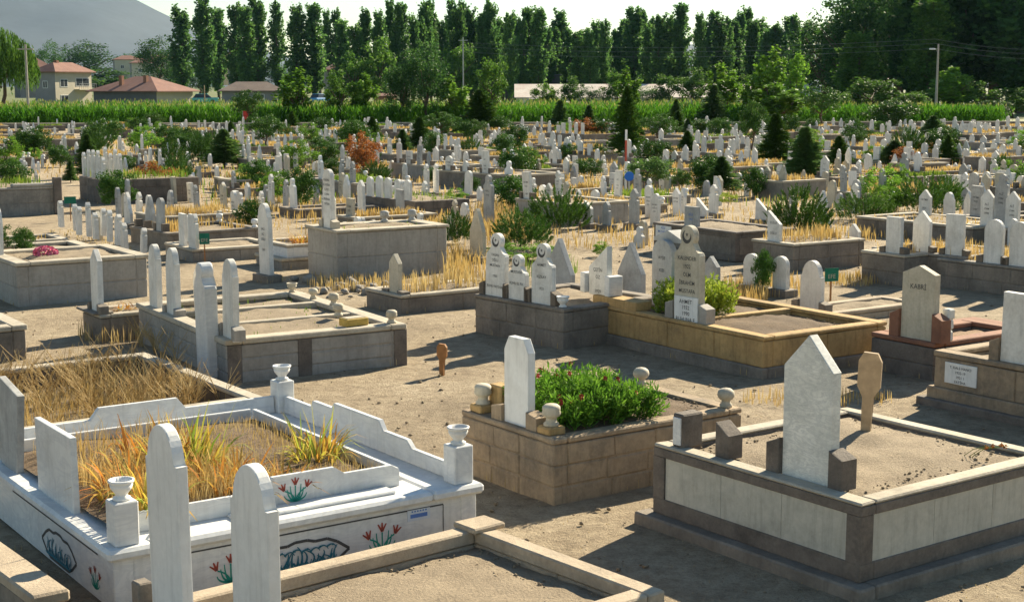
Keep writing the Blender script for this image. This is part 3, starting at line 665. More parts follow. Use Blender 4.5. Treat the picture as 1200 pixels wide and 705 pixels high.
stone_on(T15, 778, 280, 27, 'round', 'round-topped grey lettered headstone under a little stone roof on the yellow sandstone plot', 'stone_g', x=.75, w=.42, th=.1, lines=['AYŞE', '', 'KIZI', '', '1940 1989'], tsize=.07, ttop=.2)
rf = T15.at(.82, T15.y_for(778, .75, .5), .5)
bm = bmesh.new(); prism(bm, [(.3, 0), (.3, .05), (0, .16), (-.3, .05), (-.3, 0)], -.12, .12, .008); box(bm, .02, .10, -.27, -.19, -.84, 0.0); box(bm, .02, .10, .19, .27, -.84, 0.0)
o = mk('stone_canopy', bm, M['stone_g']); o.location = rf + Vector((.08, .06, .86)); o.rotation_euler = (0, 0, R(34)); tag(o, 'small gabled stone canopy standing behind the round-topped grey headstone', 'canopy')
# gable slabs behind
def slab_at(px, pb, ptop, w, style, lab, mat, z=0.0, ang=35, th=.1): return stone_at(px, pb, ptop, 30, style, lab, mat, z=z, w=w, th=th, ang=ang)
slab_at(655, 352, 279, .72, 'gable', 'grey gabled slab behind the three white lettered headstones', 'stone_g')
slab_at(740, 348, 284, .62, 'gable', 'grey gabled slab above the lime green shrub', 'stone_g')
# ---- red grave right
T16 = make_tomb('red tuff plot with stacked white blocks and a bare base darkened for shade', P(1095, 402, .45), 34, 1.9, 1.0, .45, wall='dark', cop='red', n=2, ct=.06, ov=.0, wt=.2, depth=.12, bedmat='redsoil')  # wall colour darkened to hold the shade on this face
stone_on(T16, 1077, 311, 32, 'low_point', 'tall plain cream headstone with one small word, between red side blocks', 'stone_c', w=.5, th=.1, lines=['KABRİ'], tsize=.1, ttop=.17, sb=(.34, .15, 'red'), zoff=-.05)
for i, (dz, s) in enumerate(((0, .2), (.14, .16), (.26, .12))):
    b2 = bmesh.new(); box(b2, .12 + .05 * i, .12 + .05 * i + s, -.02, -.02 + s, .449 + dz, .449 + dz + .13, .02, .005); mk('stacked_block', b2, M['stone_w'], T16.root)
T16b = make_tomb('very low narrow kerb plot of bare soil between sandstone and red plots', P(965, 368, .14), 34, 2.2, .85, .14, wall='conc', cop='conc', n=1, ct=.06, ov=.01, wt=.12, depth=.05)
stone_on(T16b, 951, 305, 28, 'shoulder', 'plain rounded cream headstone beside the little green cloth sign', 'stone_w', w=.42, th=.09, sb=(.16, .14, 'dark2'))
T16c = make_tomb('broken reddish rubble kerb plot behind the stacked white blocks', P(1118, 397, .25), 33, 1.7, 1.1, .25, wall='red', cop='red', n=1, ct=.06, ov=.01, wt=.14, depth=.1, bedmat='redsoil')
# ---- right edge plot with plaque
A17 = P(1095, 410, .6); a = R(35); W17 = 2.0
T17 = make_tomb('brown stepped plot at the right edge bearing a white lettered plaque', A17 - Vector((-math.sin(a), math.cos(a), 0)) * W17, 35, 2.0, W17, .6, wall='tuff', cop='tuff', n=1, ct=.06, ov=.008, wt=.16, depth=.1, foot=.2, fw=.05, blen=.9)
b2 = bmesh.new(); ring(b2, -.13, 2.13, -.13, W17 + .13, -.05, .08, .25, .014, .003, .004); mk('footing', b2, M['dark'], T17.root)
yy = T17.y_for(1127, 0, .45); b2 = bmesh.new(); box(b2, -.02, -.002, yy - .21, yy + .21, .27, .5, .003); pl = mk('plaque', b2, M['marble2'], T17.root)
text_mesh(['T. KALE HANCI', '1932-19', '1921 1', 'FATİHA'], 'lettering', 'ink', pl, -.0225, yy, .49, .042, .052, .36)
stone_on(T17, 1196, 344, 22, 'flat', 'white headstone cut by the right edge on the brown stepped plaque plot', 'stone_w', w=.45, th=.09, sb=(.25, .12, 'tuff'))
# ---- dark plots right of centre
T18 = make_tomb('dark shaded plot with framed panels and a white plaque left of the bright pine shrub', P(862, 272, .6), 33, 1.6, 2.6, .6, wall='dark', cop='dark', n=2, ct=.06, ov=.02, wt=.16, depth=.05, panel='dark2')
yy = T18.y_for(778, 0, .45); b2 = bmesh.new(); box(b2, -.02, -.002, yy - .26, yy + .26, .3, .57, .003); pl = mk('plaque', b2, M['marble2'], T18.root); text_mesh(['AİLE', 'MEZARLIĞI', '1967'], 'lettering', 'bluep', pl, -.0225, yy, .56, .07, .08, .42)
stone_on(T18, 811, 242, 20, 'flat', 'small dark-lettered square plaque stone on the dark panelled plot', 'stone_g', w=.42, lines=['AİLE', '1967'], tsize=.08, ttop=.2, ink='bluep')
T19 = make_tomb('brown plot holding the bright pine shrub and yellow weeds', P(930, 286, .52), 33, 1.9, 1.15, .52, wall='dark2', cop='cop', n=2, ct=.05, ov=.02, wt=.15, depth=.02)
stone_on(T19, 908, 247, 12, 'cut_left', 'lettered white headstone with a slanting top left of the bright pine shrub', 'stone_w', w=.34, lines=['YUSUF', '', 'OĞLU', '', '1943'], tsize=.08, ttop=.25)
T20 = make_tomb('brown plot with a single flat-topped white headstone right of the bright pine shrub', P(1060, 299, .55), 34, 1.8, 1.0, .55, wall='dark2', cop='cop', n=2, ct=.05, ov=.015, wt=.15, depth=.03)
stone_on(T20, 1048, 254, 14, 'flat', 'flat-topped white headstone alone on its brown plot, left of a pointed one', 'stone_w', w=.34, sb=(.12, .12))
T20b = make_tomb('brown plot with a pointed and a flat white headstone over golden grass', P(1131, 301, .55), 38, 1.8, 2.0, .55, wall='dark2', cop='grey2', n=2, ct=.05, ov=.015, wt=.15, depth=.03)
stone_on(T20b, 1080, 247, 16, 'point', 'plain pointed white headstone between two flat ones on brown plots', 'stone_w', w=.36, sb=(.12, .1))
stone_on(T20b, 1119, 251, 14, 'flat', 'narrow slanted-top white headstone right of the plain pointed one', 'stone_w', w=.36, sb=(.12, .1))
T21 = make_tomb('long brown plot at the right edge with two dome-topped white headstones', P(1222, 316, .5), 36, 1.8, 2.1, .5, wall='dark2', cop='grey2', n=2, ct=.05, ov=.015, wt=.15, depth=.03)
stone_on(T21, 1164, 257, 15, 'round', 'dome-topped white headstone, left of two on the right-edge brown plot', 'stone_w', w=.36, sb=(.14, .12))
stone_on(T21, 1195, 260, 16, 'round', 'dome-topped white headstone, right of two on the right-edge brown plot', 'stone_w', w=.38, sb=(.14, .12))
T22 = make_tomb('wide low plot with light kerb behind the plain pointed headstone', P(1140, 266, .42), 34, 2.0, 3.4, .42, wall='dark2', cop='cop', n=1, ct=.06, ov=.02, wt=.15, depth=.06)
stone_on(T22, 1084, 222, 13, 'point', 'lettered pointed white headstone on the wide light-kerbed plot', 'stone_w', x=1.4, w=.34, lines=['FATMA', '', '1935', '', '1991'], tsize=.08, ttop=.25)
T23 = make_tomb('dark plot at the right edge with three lettered headstones', P(1212, 270, .42), 34, 2.0, 2.1, .42, wall='dark', cop='cop', n=1, ct=.06, ov=.02, wt=.15, depth=.05)
for px, top, st, lab in ((1157, 222, 'point', 'leftmost of three headstones on the dark right-edge plot'), (1172, 204, 'disc', 'tallest, middle one of three headstones on the dark right-edge plot'), (1186, 224, 'point', 'rightmost of three headstones on the dark right-edge plot')):
    stone_on(T23, px, top, 13, st, lab, 'stone_w' if st == 'point' else 'stone_g', w=.34, lines=['ALİ', '1944', '1990'], tsize=.08, ttop=.3)
# ---- left middle
a = R(33); c25 = P(66, 214, .85)
T25 = make_tomb('long high grey retaining plot at the left with a curved coping', c25 - Vector((math.cos(a), math.sin(a), 0)) * 3.4, 33, 3.4, 2.2, .75, wall='grey2', cop='grey', n=2, ct=.06, ov=.02, wt=.18, depth=.02, blen=1.4)
b2 = bmesh.new(); box(b2, 2.2, 3.42, -.03, .2, .749, .85, .03); mk('raised_coping', b2, M['grey'], T25.root)
b2 = bmesh.new(); box(b2, 3.3, 3.52, -.12, .08, 0, 1.0, .02); mk('end_post', b2, M['dark'], T25.root)
T26 = make_tomb('dark rubble-walled family plot crowded with slender white headstones', P(118, 211, .72), 30, 3.0, 2.6, .72, wall='dark', cop=None, n=3, wt=.2, depth=.05, blen=.35)
for i in range(9):
    t_ = random.uniform(.7, 1.0)
    q = T26.at(.15 + .6 * (i % 2), 2.5 - i * .28, .66)
    headstone('slender white bud-topped headstone crowded on the dark rubble-walled family plot', q, 30, .2, t_, 'slim', 'stone_w', .09, group='slender headstones on the rubble-walled plot')
T27 = make_tomb('grey plot with orange dry grass behind two slim white headstones', P(186, 254, .4), 34, 2.2, 1.6, .4, wall='grey2', cop='cop', n=1, ct=.05, ov=.02, wt=.15, depth=.02)
T28 = make_tomb('low kerb plot with two tall flat and two slim headstones and green cloth', P(226, 292, .25), 33, 1.9, 1.6, .25, wall='grey2', cop='cop', n=1, ct=.06, ov=.02, wt=.14, depth=.06)
for px, top, st, w, lab in ((215, 250, 'flat', .3, 'taller flat-topped white headstone on the low kerb plot with green cloth'), (226, 251, 'flat', .28, 'flat-topped white headstone beside the green cloth on the low kerb plot')):
    stone_on(T28, px, top, 10, st, lab, 'stone_w', w=w)
headstone('slim bud-topped white headstone left on the low kerb plot with green cloth', T28.at(.5, 1.5, .2), 33, .2, .6, 'slim', 'stone_w', .08)
headstone('slim bud-topped white headstone right on the low kerb plot with green cloth', T28.at(.1, .12, .2), 33, .22, .75, 'slim', 'stone_w', .08)
T28b = make_tomb('empty low kerb plot in front of the yellow grass plots', P(330, 303, .2), 34, 2.0, 1.2, .2, wall='grey2', cop='cop', n=1, ct=.06, ov=.02, wt=.14, depth=.04)
SL = [(74, 262, 236), (88, 266, 240), (94, 271, 243), (103, 273, 238), (111, 276, 250), (121, 272, 245), (130, 279, 247), (139, 283, 252), (145, 291, 262), (168, 292, 268), (136, 268, 255)]
for i, (px, pb, pt_) in enumerate(SL):
    stone_at(px + random.uniform(-2, 2), pb + 4, pt_ - 1, 6, 'slim', 'slender white bud-topped headstone in the loose cluster behind the grey pink-flower plot', 'stone_w', z=.12, w=.17, ang=33 + random.uniform(-6, 6), th=.1, sock=False, lean=random.uniform(-.05, .05), group='slender headstones in the loose cluster')
stone_at(151, 262, 231, 14, 'ogee', 'squat white pointed headstone with side scrolls near the loose slender cluster', 'stone_w', z=.1, w=.4)
# ---- other single stones of the middle ground
for px, pb, pt_, w, st, mt, lab, ln in (
    (560, 300, 244, .46, 'ogee', 'stone_c', 'broad cream headstone with a pointed arch top between orange side blocks', None),
    (573, 262, 205, .36, 'disc', 'stone_g', 'big grey shouldered headstone behind the broad cream one', ['HACI', '1918'],),
    (424, 250, 211, .3, 'point', 'stone_w', 'pointed white headstone with low side wings behind the tallest grey plot', None),
    (743, 262, 221, .32, 'slim', 'stone_g', 'ornate grey stele with a leaf-shaped top near the white plaque', None),
    (690, 262, 235, .26, 'cut_left', 'stone_w', 'small lettered white headstone, left of two in front of the shaded wall', ['ALİ']),
    (711, 264, 236, .26, 'slim', 'stone_g', 'small bluish headstone, right of two in front of the shaded wall', None),
    (836, 250, 216, .3, 'slim', 'stone_w', 'white dome-topped headstone beside a leaning slab near the yellow round shrub', None),
    (823, 254, 232, .4, 'cut_left', 'stone_w', 'slanting white slab beside the dome-topped headstone near the yellow round shrub', None),
    (893, 258, 233, .42, 'cut_left', 'stone_w', 'slanting white slab directly left of the bright pine shrub', None),
    (881, 335, 297, .34, 'round', 'stone_w', 'white round headstone behind the tallest cream lettered one, left of a green sprig', None),
    (915, 339, 300, .32, 'round', 'stone_w', 'white round headstone right of a green sprig, with a small dark post', None),
    (834, 340, 300, .34, 'point', 'stone_g', 'grey pointed headstone peeping out behind the tallest cream lettered one', None),
    (867, 300, 262, .3, 'point', 'stone_w', 'short pointed white headstone behind the dark panelled plot', None) if False else (1000, 300, 262, .3, 'point', 'stone_w', 'low weathered pointed headstone left of the golden grass bed', None),
    (500, 226, 192, .22, 'slim', 'stone_w', 'left of two matching tall slim white headstones by the dark green shrub', None),
    (511, 226, 192, .22, 'slim', 'stone_w', 'right of two matching tall slim white headstones by the dark green shrub', None),
    (498, 240, 212, .24, 'slim', 'stone_w', 'slim white headstone below the two matching tall slim ones', None),
    (549, 228, 200, .34, 'round', 'stone_w', 'broad round-topped white headstone on golden grass left of the dark round bush', None)):
    stone_at(px, pb, pt_, 10, st, lab, mt, z=.1, w=w, lines=ln, tsize=.08, th=.09)
T29 = make_tomb('dark low-walled plot topped by a row of five short white headstones', P(486, 236, .4), 36, 1.8, 3.2, .4, wall='dark', cop=None, n=2, wt=.18, depth=.04, blen=.5)
for k, (px, top) in enumerate(((434, 207), (445, 206), (455, 208), (467, 210), (478, 211))):
    stone_on(T29, px, top, 7, 'round', ('first', 'second', 'third', 'fourth', 'fifth')[k] + ' from the left of five short white headstones on the dark low wall', 'stone_w', w=.3)
# ------------------------------------------------------------------ foliage
def rnd(n, lo=-1.0, hi=1.0): return RNG.uniform(lo, hi, n)
def unit(n):
    v = RNG.normal(size=(n, 3)); return v / np.linalg.norm(v, axis=1)[:, None]
def leafcards(name, C, S, mat, asp=1.7, axis=None, wid=.55):
    """one small rhombic face per leaf"""
    C = np.asarray(C); n = len(C); S = np.broadcast_to(np.asarray(S, float), (n,))[:, None]
    a = unit(n) if axis is None else np.asarray(axis) + .35 * unit(n)
    a = a / np.linalg.norm(a, axis=1)[:, None]
    b = np.cross(a, unit(n)); b /= np.linalg.norm(b, axis=1)[:, None] + 1e-9
    V = np.stack([C - a * S * asp / 2, C + b * S * wid, C + a * S * asp / 2, C - b * S * wid], 1).reshape(-1, 3)
    me = npmesh(name, V, np.arange(4 * n), np.arange(n) * 4, None); me.materials.append(mat); return me
def bladecards(name, B, D, Lh, Wd, mat, curl=.5):
    """grass blades: base points B, lean directions D (xy), heights, widths"""
    n = len(B); Lh = Lh[:, None]; Wd = Wd[:, None]
    D3 = np.c_[D, np.zeros(n)]; side = np.c_[-D[:, 1], D[:, 0], np.zeros(n)]
    side = side / (np.linalg.norm(side, axis=1)[:, None] + 1e-9)
    th = rnd(n, 0, 2 * np.pi); rot = np.c_[np.cos(th), np.sin(th), np.zeros(n)]; side = .6 * side + .8 * rot; side /= np.linalg.norm(side, axis=1)[:, None] + 1e-9
    up = np.array([0, 0, 1.0])
    m = B + up * Lh * .55 + D3 * Lh * .25; t = B + up * Lh * (1 - curl * .35) + D3 * Lh * (.5 + curl)
    V = np.stack([B - side * Wd, B + side * Wd, m + side * Wd * .8, m - side * Wd * .8, t], 1).reshape(-1, 3)
    k = np.arange(n) * 5
    loops = np.stack([k, k + 1, k + 2, k + 3, k + 3, k + 2, k + 4], 1).ravel()
    st = np.stack([np.arange(n) * 7, np.arange(n) * 7 + 4], 1).ravel()
    me = npmesh(name, V, loops, st, None); me.materials.append(mat); return me
def trunkmesh(name, h, r0, r1, bend=.02, limbs=0, lz=(.4, .8), spread=.25, ups=.3):
    bm = bmesh.new(); pts = [(random.uniform(-bend, bend) * k, random.uniform(-bend, bend) * k, h * k / 5) for k in range(6)]
    tube(bm, pts, r0, 7, r1 / r0)
    for i in range(limbs):
        a = random.uniform(0, 6.28); z = h * random.uniform(*lz); l = spread * random.uniform(.6, 1.1)
        tube(bm, [(0, 0, z), (l * .5 * math.cos(a), l * .5 * math.sin(a), z + ups * .35), (l * math.cos(a), l * math.sin(a), z + ups)], r0 * .4, 5, .3)
    me = bpy.data.meshes.new(name); bm.to_mesh(me); bm.free(); me.materials.append(M['trunk']); return me
def clumps(centres, rads, per):
    out = []
    for c, r in zip(centres, rads):
        q = unit(per) * (RNG.uniform(0, 1, per) ** .45)[:, None] * np.asarray(r); out.append(np.asarray(c) + q)
    return np.concatenate(out)
PROTO = {}
def p_poplar(mat, seed, n=120, per=46, rad=.085, leaf=.0135):
    C, A = [], []
    for i in range(n):
        z = .05 + .80 * (i + random.random()) / n; env = rad * min(1, (z + .05) * 3.4) * (1.02 - z) ** .5 * 1.25
        a = random.uniform(0, 6.28); l = random.uniform(.10, .20) * (1.1 - .45 * z); k = env * random.uniform(.55, 1.15)
        t = RNG.uniform(0, 1, per) ** .8; r_ = .012 + .10 * env * (1 - t)
        x = k * (t ** .7); C.append(np.c_[math.cos(a) * x, math.sin(a) * x, z + l * t] + unit(per) * (RNG.uniform(0, 1, per) ** .5 * (r_ + .006))[:, None] * np.array([1, 1, 1.8]))
        A.append(np.tile([math.cos(a) * .3, math.sin(a) * .3, 1.0], (per, 1)) + unit(per) * .8)
    C, A = np.concatenate(C), np.concatenate(A)
    return trunkmesh('trunk', .92, .011, .002, .006, 6, (.12, .6), .04, .18), leafcards('crown', C, RNG.uniform(.7, 1.3, len(C)) * leaf, mat, 1.6, A)
def p_broad(mat, n=60, per=95, rx=.36, z0=.30, z1=1.0, leaf=.017, low=False):
    cs, rs = [], []; cz, hz = (z0 + z1) / 2, (z1 - z0) / 2
    for i in range(n):
        u = unit(1)[0]; k = random.uniform(.35, .95); cs.append((u[0] * rx * k, u[1] * rx * k, cz + u[2] * hz * k * .93)); q = random.uniform(.18, .32)
        rs.append((rx * q, rx * q, hz * q * .8))
    C = clumps(cs, rs, per)
    return trunkmesh('trunk', cz, .024, .008, .015, 9, (.4, .9), rx * .7, .2), leafcards('crown', C, RNG.uniform(.6, 1.3, len(C)) * leaf, mat, 1.5)
def p_conifer(mat, tiers=22, per=13, rad=.26, z0=.12):
    C, A = [], []
    for t in range(tiers):
        z = z0 + (1 - z0) * (t / tiers) ** .95; r = rad * (1 - (z - z0) / (1 - z0)) ** .8 * random.uniform(.85, 1.12) + .012
        for b in range(per):
            a = random.uniform(0, 6.28); rr = r * random.uniform(.7, 1.12); m = int(16 + 60 * rr / rad * .6)
            s = RNG.uniform(.1, 1, m); sp = rr * .20 * (1 - .5 * s)
            x = s * rr; C.append(np.c_[np.cos(a) * x + rnd(m) * sp, np.sin(a) * x + rnd(m) * sp, z + .05 * (1 - s) - .08 * s * rr / rad + .06 * s ** 2 * rr / rad + rnd(m) * .012])
            A.append(np.tile([math.cos(a), math.sin(a), .25], (m, 1)))
    C, A = np.concatenate(C), np.concatenate(A)
    return trunkmesh('trunk', .97, .018, .003, .004), leafcards('crown', C, RNG.uniform(.7, 1.3, len(C)) * .024, mat, 2.2, A, .34)
def p_pineshrub(mat, shoots=70, per=70, rx=.5, z0=.05, stem=True, top=1.0, nl=.05):
    C, A = [], []
    for s in range(shoots):
        a = random.uniform(0, 6.28); k = math.sqrt(random.random()); z = z0 + (top - z0) * random.random() * (1 - .55 * k ** 2)
        d = np.array([math.cos(a) * k * .8, math.sin(a) * k * .8, .8 + .4 * random.random()]); d /= np.linalg.norm(d)
        base = np.array([math.cos(a) * k * rx, math.sin(a) * k * rx, z * .85]); l = .16 + .10 * random.random()
        t = RNG.uniform(0, 1, per); u = unit(per); C.append(base + np.outer(t * l, d) + u * .028 * (1.2 - t)[:, None]); A.append(d * 1.0 + u * .8)
    C, A = np.concatenate(C), np.concatenate(A)
    return trunkmesh('trunk', .6, .02, .008, .02, 10, (.1, .6), rx * .8, .3), leafcards('crown', C, RNG.uniform(.7, 1.3, len(C)) * nl, mat, 1.8, A, .16)
def p_roundpine(mat):
    return p_broad(mat, 60, 110, .52, .26, 1.0, .022)
def p_bush(mat, n=55, per=90, leaf=.03): return p_broad(mat, n, per, .55, .0, 1.0, leaf)
def p_willow(mat):
    C, A = [], []
    for i in range(380):
        a = random.uniform(0, 6.28); k = math.sqrt(random.random()) * .42; z = .98 - .9 * k ** 1.6 * 1.6 * random.uniform(.6, 1); l = random.uniform(.25, .6) * min(1, z)
        m = 46; t = RNG.uniform(0, 1, m); C.append(np.c_[math.cos(a) * (k + .05 * t) + rnd(m) * .014, math.sin(a) * (k + .05 * t) + rnd(m) * .014, z - t * l]); A.append(np.tile([0, 0, -1.0], (m, 1)))
    C, A = np.concatenate(C), np.concatenate(A)
    return trunkmesh('trunk', .7, .03, .012, .02, 8, (.5, .9), .3, .2), leafcards('crown', C, RNG.uniform(.7, 1.3, len(C)) * .017, mat, 2.4, A, .3)
def proto(kind):
    if kind not in PROTO:
        random.seed(hash_(kind))
        mk_ = {'poplar': lambda: [p_poplar(M['poplar'], i, rad=r) for i, r in enumerate((.07, .08, .095, .062))],
               'poplarlight': lambda: [p_poplar(M['poplar2'], i, rad=r) for i, r in enumerate((.10, .12))],
               'forest': lambda: [p_broad(M['forest'], 80, 90, rx, .10, 1.0, .013) for rx in (.30, .36, .26)],
               'forestpop': lambda: [p_poplar(M['forest'], i, 170, 50, r, .015) for i, r in enumerate((.13, .16, .12))],
               'forestlight': lambda: [p_poplar(M['poplar2'], 0, 150, 46, .12, .014)],  # paler leaf colour stands in for sun on these crowns
               'young': lambda: [p_broad(M['young'], 44, 60, r, .10, 1.0, .024) for r in (.17, .21)],
               'youngd': lambda: [p_broad(M['poplar2'], 40, 85, r, .10, 1.0, .022) for r in (.26, .32)],
               'conifer': lambda: [p_conifer(M['conif'], rad=r) for r in (.24, .30)],
               'coniferlt': lambda: [p_conifer(M['pine'], rad=.3)],
               'pineshrub': lambda: [p_pineshrub(M['pine'], 240, 60, r, nl=.034) for r in (.5, .6)],
               'pineshrubd': lambda: [p_pineshrub(M['bushd'], 220, 60, .5, nl=.034)],
               'roundpine': lambda: [p_roundpine(M['conif'])],
               'roundtree': lambda: [p_broad(M['bushd'], 50, 100, .38, .28, 1.0, .02)],
               'bush': lambda: [p_bush(M['bushd'])], 'bushlt': lambda: [p_bush(M['young'], 45, 80)], 'lime': lambda: [p_broad(M['lime'], 30, 80, .6, .25, 1.0, .03)],
               'rust': lambda: [p_broad(M['rust'], 45, 80, .36, .05, 1.0, .022)], 'willow': lambda: [p_willow(M['poplar2'])]}[kind]
        PROTO[kind] = mk_()
    return PROTO[kind]
def hash_(s): return sum(ord(c) * (i + 7) for i, c in enumerate(s))
PW = {}
def plant(kind, loc, h, w, label, cat='tree', group=None, name=None, v=None, small=False):
    ps = proto(kind); tm, cm = ps[random.randrange(len(ps)) if v is None else v % len(ps)]
    if cm.name not in PW:
        co = np.zeros(len(cm.vertices) * 3, np.float32); cm.vertices.foreach_get('co', co); co = co.reshape(-1, 3); PW[cm.name] = (np.percentile(co[:, 0], 97) - np.percentile(co[:, 0], 3), np.percentile(co[:, 2], 99.5))
    pw, ph = PW[cm.name]
    o = empty(name or {'shrub': 'shrub', 'bush': 'bush'}.get(cat, 'tree'), loc, random.uniform(0, 6.28)); sz = h / ph; sw = (w / pw) if w else sz
    o.scale = (sw, sw, sz); tag(o, label, cat, group)
    link('crown', cm, None, o); link('trunk', tm, None, o)
    return o
def plant_px(kind, bx, by, top, wpx, label, cat='tree', z=0.0, **kw):
    p = P(bx, by, z); h = height_at(p, top); return plant(kind, p, h, wpx / scale_at(p), label, cat, **kw)
LAND = []     # landmarks for the labels of far plots and stones: (px, py, phrase)
CONES = [
 ('conifer', 943, 214, 150, 38, 'dark spruce with a bare lower trunk right of the middle of the far plots', 'the bare-trunked dark spruce'),
 ('coniferlt', 908, 192, 134, 34, 'lighter green spruce left of the dark bare-trunked spruce', 'the lighter green spruce'),
 ('roundtree', 881, 184, 118, 26, 'small dark round-crowned tree with a thin bare trunk beside the lighter green spruce', 'the small round-crowned tree'),
 ('conifer', 845, 226, 184, 32, 'dark cone-shaped shrub right of the round pine', 'the dark cone-shaped shrub'),
 ('roundpine', 758, 227, 184, 46, 'round dark pine on a short bare trunk beside the blue round sign', 'the round dark pine'),
 ('coniferlt', 734, 188, 102, 30, 'tall dark spruce behind the red and white pole', 'the spruce behind the striped pole'),
 ('roundtree', 772, 172, 134, 34, 'dark round-crowned tree right of the tall spruce behind the red and white pole', 'the round tree beside that spruce'),
 ('bush', 692, 207, 186, 32, 'dark bush left of the blue round sign', 'the bush by the blue sign'),
 ('bush', 603, 180, 147, 28, 'dark round bush high among the far headstones, left of pale grey monuments', 'the dark round bush'),
 ('bushlt', 618, 190, 172, 24, 'bright green low bush at the foot of the dark round bush', 'the low bright bush'),
 ('coniferlt', 563, 160, 106, 40, 'broad leafy cone-shaped tree before the corn, left of the centre', 'the leafy cone-shaped tree'),
 ('pineshrub', 656, 268, 220, 62, 'big feathery pine shrub on the shaded wall left of two small headstones', 'the big feathery pine shrub'),
 ('bush', 604, 247, 207, 46, 'very dark round bush beside the big feathery pine shrub', 'the very dark round bush'),
 ('pineshrubd', 610, 290, 243, 60, 'dark green shrub in front of the very dark round bush', 'the dark green shrub'),
 ('pineshrubd', 533, 284, 246, 34, 'dark feathery shrub at the right end of the tallest grey plot', 'the dark feathery shrub'),
 ('rust', 427, 208, 156, 34, 'dead red-brown conifer standing among the far headstones', 'the dead red-brown conifer'),
 ('pineshrubd', 440, 216, 188, 32, 'green shrub at the foot of the dead red-brown conifer', 'the shrub under the dead conifer'),
 ('bush', 420, 180, 142, 36, 'dark bush just behind the dead red-brown conifer', 'the bush behind the dead conifer'),
 ('bushlt', 326, 234, 201, 42, 'bright green bushy shrub left of the tall lettered headstone on the tallest grey plot', 'the bright green bushy shrub'),
 ('bush', 380, 194, 168, 32, 'dull green bush left of the dead red-brown conifer', 'the dull green bush'),
 ('conifer', 263, 196, 152, 32, 'bluish pine bush in the left half of the far plots', 'the bluish pine bush'),
 ('bushlt', 287, 212, 192, 22, 'small bright bush in front of the bluish pine bush', 'the small bright bush'),
 ('roundtree', 290, 150, 106, 30, 'dark narrow tree with a small red flag before the corn field', 'the tree by the red flag'),
 ('bushlt', 186, 222, 194, 30, 'bright green bush on the rubble-walled plot', 'the bush on the rubble wall'),
 ('conifer', 104, 208, 158, 26, 'dark conifer above the left path', 'the conifer above the path'),
 ('conifer', 83, 214, 188, 12, 'small dark cypress at the bend of the left path', 'the small dark cypress'),
 ('bush', 122, 168, 140, 36, 'dark bush near the wall in front of the hip-roofed house', 'the bush below the hip-roofed house'),
 ('bushlt', 168, 180, 148, 34, 'leafy green bush in the far left plots', 'the leafy green bush'),
 ('bush', 28, 185, 156, 34, 'grey-green bush at the left edge of the far plots', 'the grey-green bush'),
 ('pineshrub', 936, 276, 219, 66, 'bright green pine shrub growing from a brown plot with yellow weeds', 'the bright pine shrub'),
 ('pineshrub', 1013, 258, 222, 58, 'bright green pine shrub right of the one on the brown weed plot', 'the second bright pine shrub'),
 ('pineshrub', 1084, 248, 204, 70, 'wide pine shrub with dark shaded underside in the right middle ground', 'the wide pine shrub'),
 ('bush', 1041, 152, 118, 54, 'wide dark bush against the far wall right of the corn', 'the wide bush by the wall'),
 ('conifer', 1093, 168, 136, 28, 'small conifer at the foot of the lamp post', 'the conifer under the street lamp'),
 ('conifer', 1048, 196, 165, 36, 'low bluish conifer in the right far plots', 'the low bluish conifer'),
 ('coniferlt', 983, 195, 160, 24, 'thin light green conifer right of the dark bare-trunked spruce', 'the thin light conifer'),
 ('lime', 853, 244, 226, 20, 'small yellow-green ball-shaped shrub beside the pale path', 'the yellow ball shrub'),
 ('conifer', 656, 153, 118, 20, 'small spruce against the corn right of the centre', 'the small spruce before the corn'),
 ('conifer', 690, 160, 124, 18, 'small dark spruce left of the tall spruce by the pole', 'the small dark spruce'),
 ('conifer', 792, 150, 117, 16, 'small spire-like spruce before the corn', 'the spire-like spruce'),
 ('conifer', 836, 148, 100, 26, 'dark spruce left of the bright young trees at the wall', 'the dark spruce at the wall'),
 ('bush', 818, 160, 140, 32, 'low dark bush under the dark spruce at the wall', 'the low dark bush'),
 ('roundtree', 962, 150, 102, 40, 'dark rounded tree against the corn at the right', 'the rounded tree before the corn'),
 ('bush', 235, 182, 160, 24, 'dull bush among the left far headstones', 'the dull bush on the left'),
 ('bush', 510, 215, 196, 24, 'dark green shrub beside two tall slim white headstones', 'the shrub by two slim stones'),
 ('bush', 495, 160, 140, 24, 'small round bush among crowded far headstones left of the leafy cone tree', 'the small round bush'),
 ('pineshrub', 1110, 240, 206, 40, 'yellowish pine shrub at the right side of the wide pine shrub', 'the yellowish pine shrub'),
 ('bush', 375, 160, 138, 26, 'rounded bush before the far wall', 'the rounded bush before the wall'),
 ('conifer', 472, 178, 152, 16, 'thin small conifer left of the crowded far headstones', 'the thin small conifer'),
]
for kd, bx, by, top, w, lab, lm in CONES:
    small = by - top < 50
    cat = 'tree' if kd in ('conifer', 'coniferlt', 'roundtree', 'roundpine', 'rust') else 'shrub'
    o = plant_px(kd, bx, by, top, w, lab, cat, z=.0)
    FOOT.append(obb(o.location[0], o.location[1], .35, .35, 0)); LAND.append((bx, by, lm))
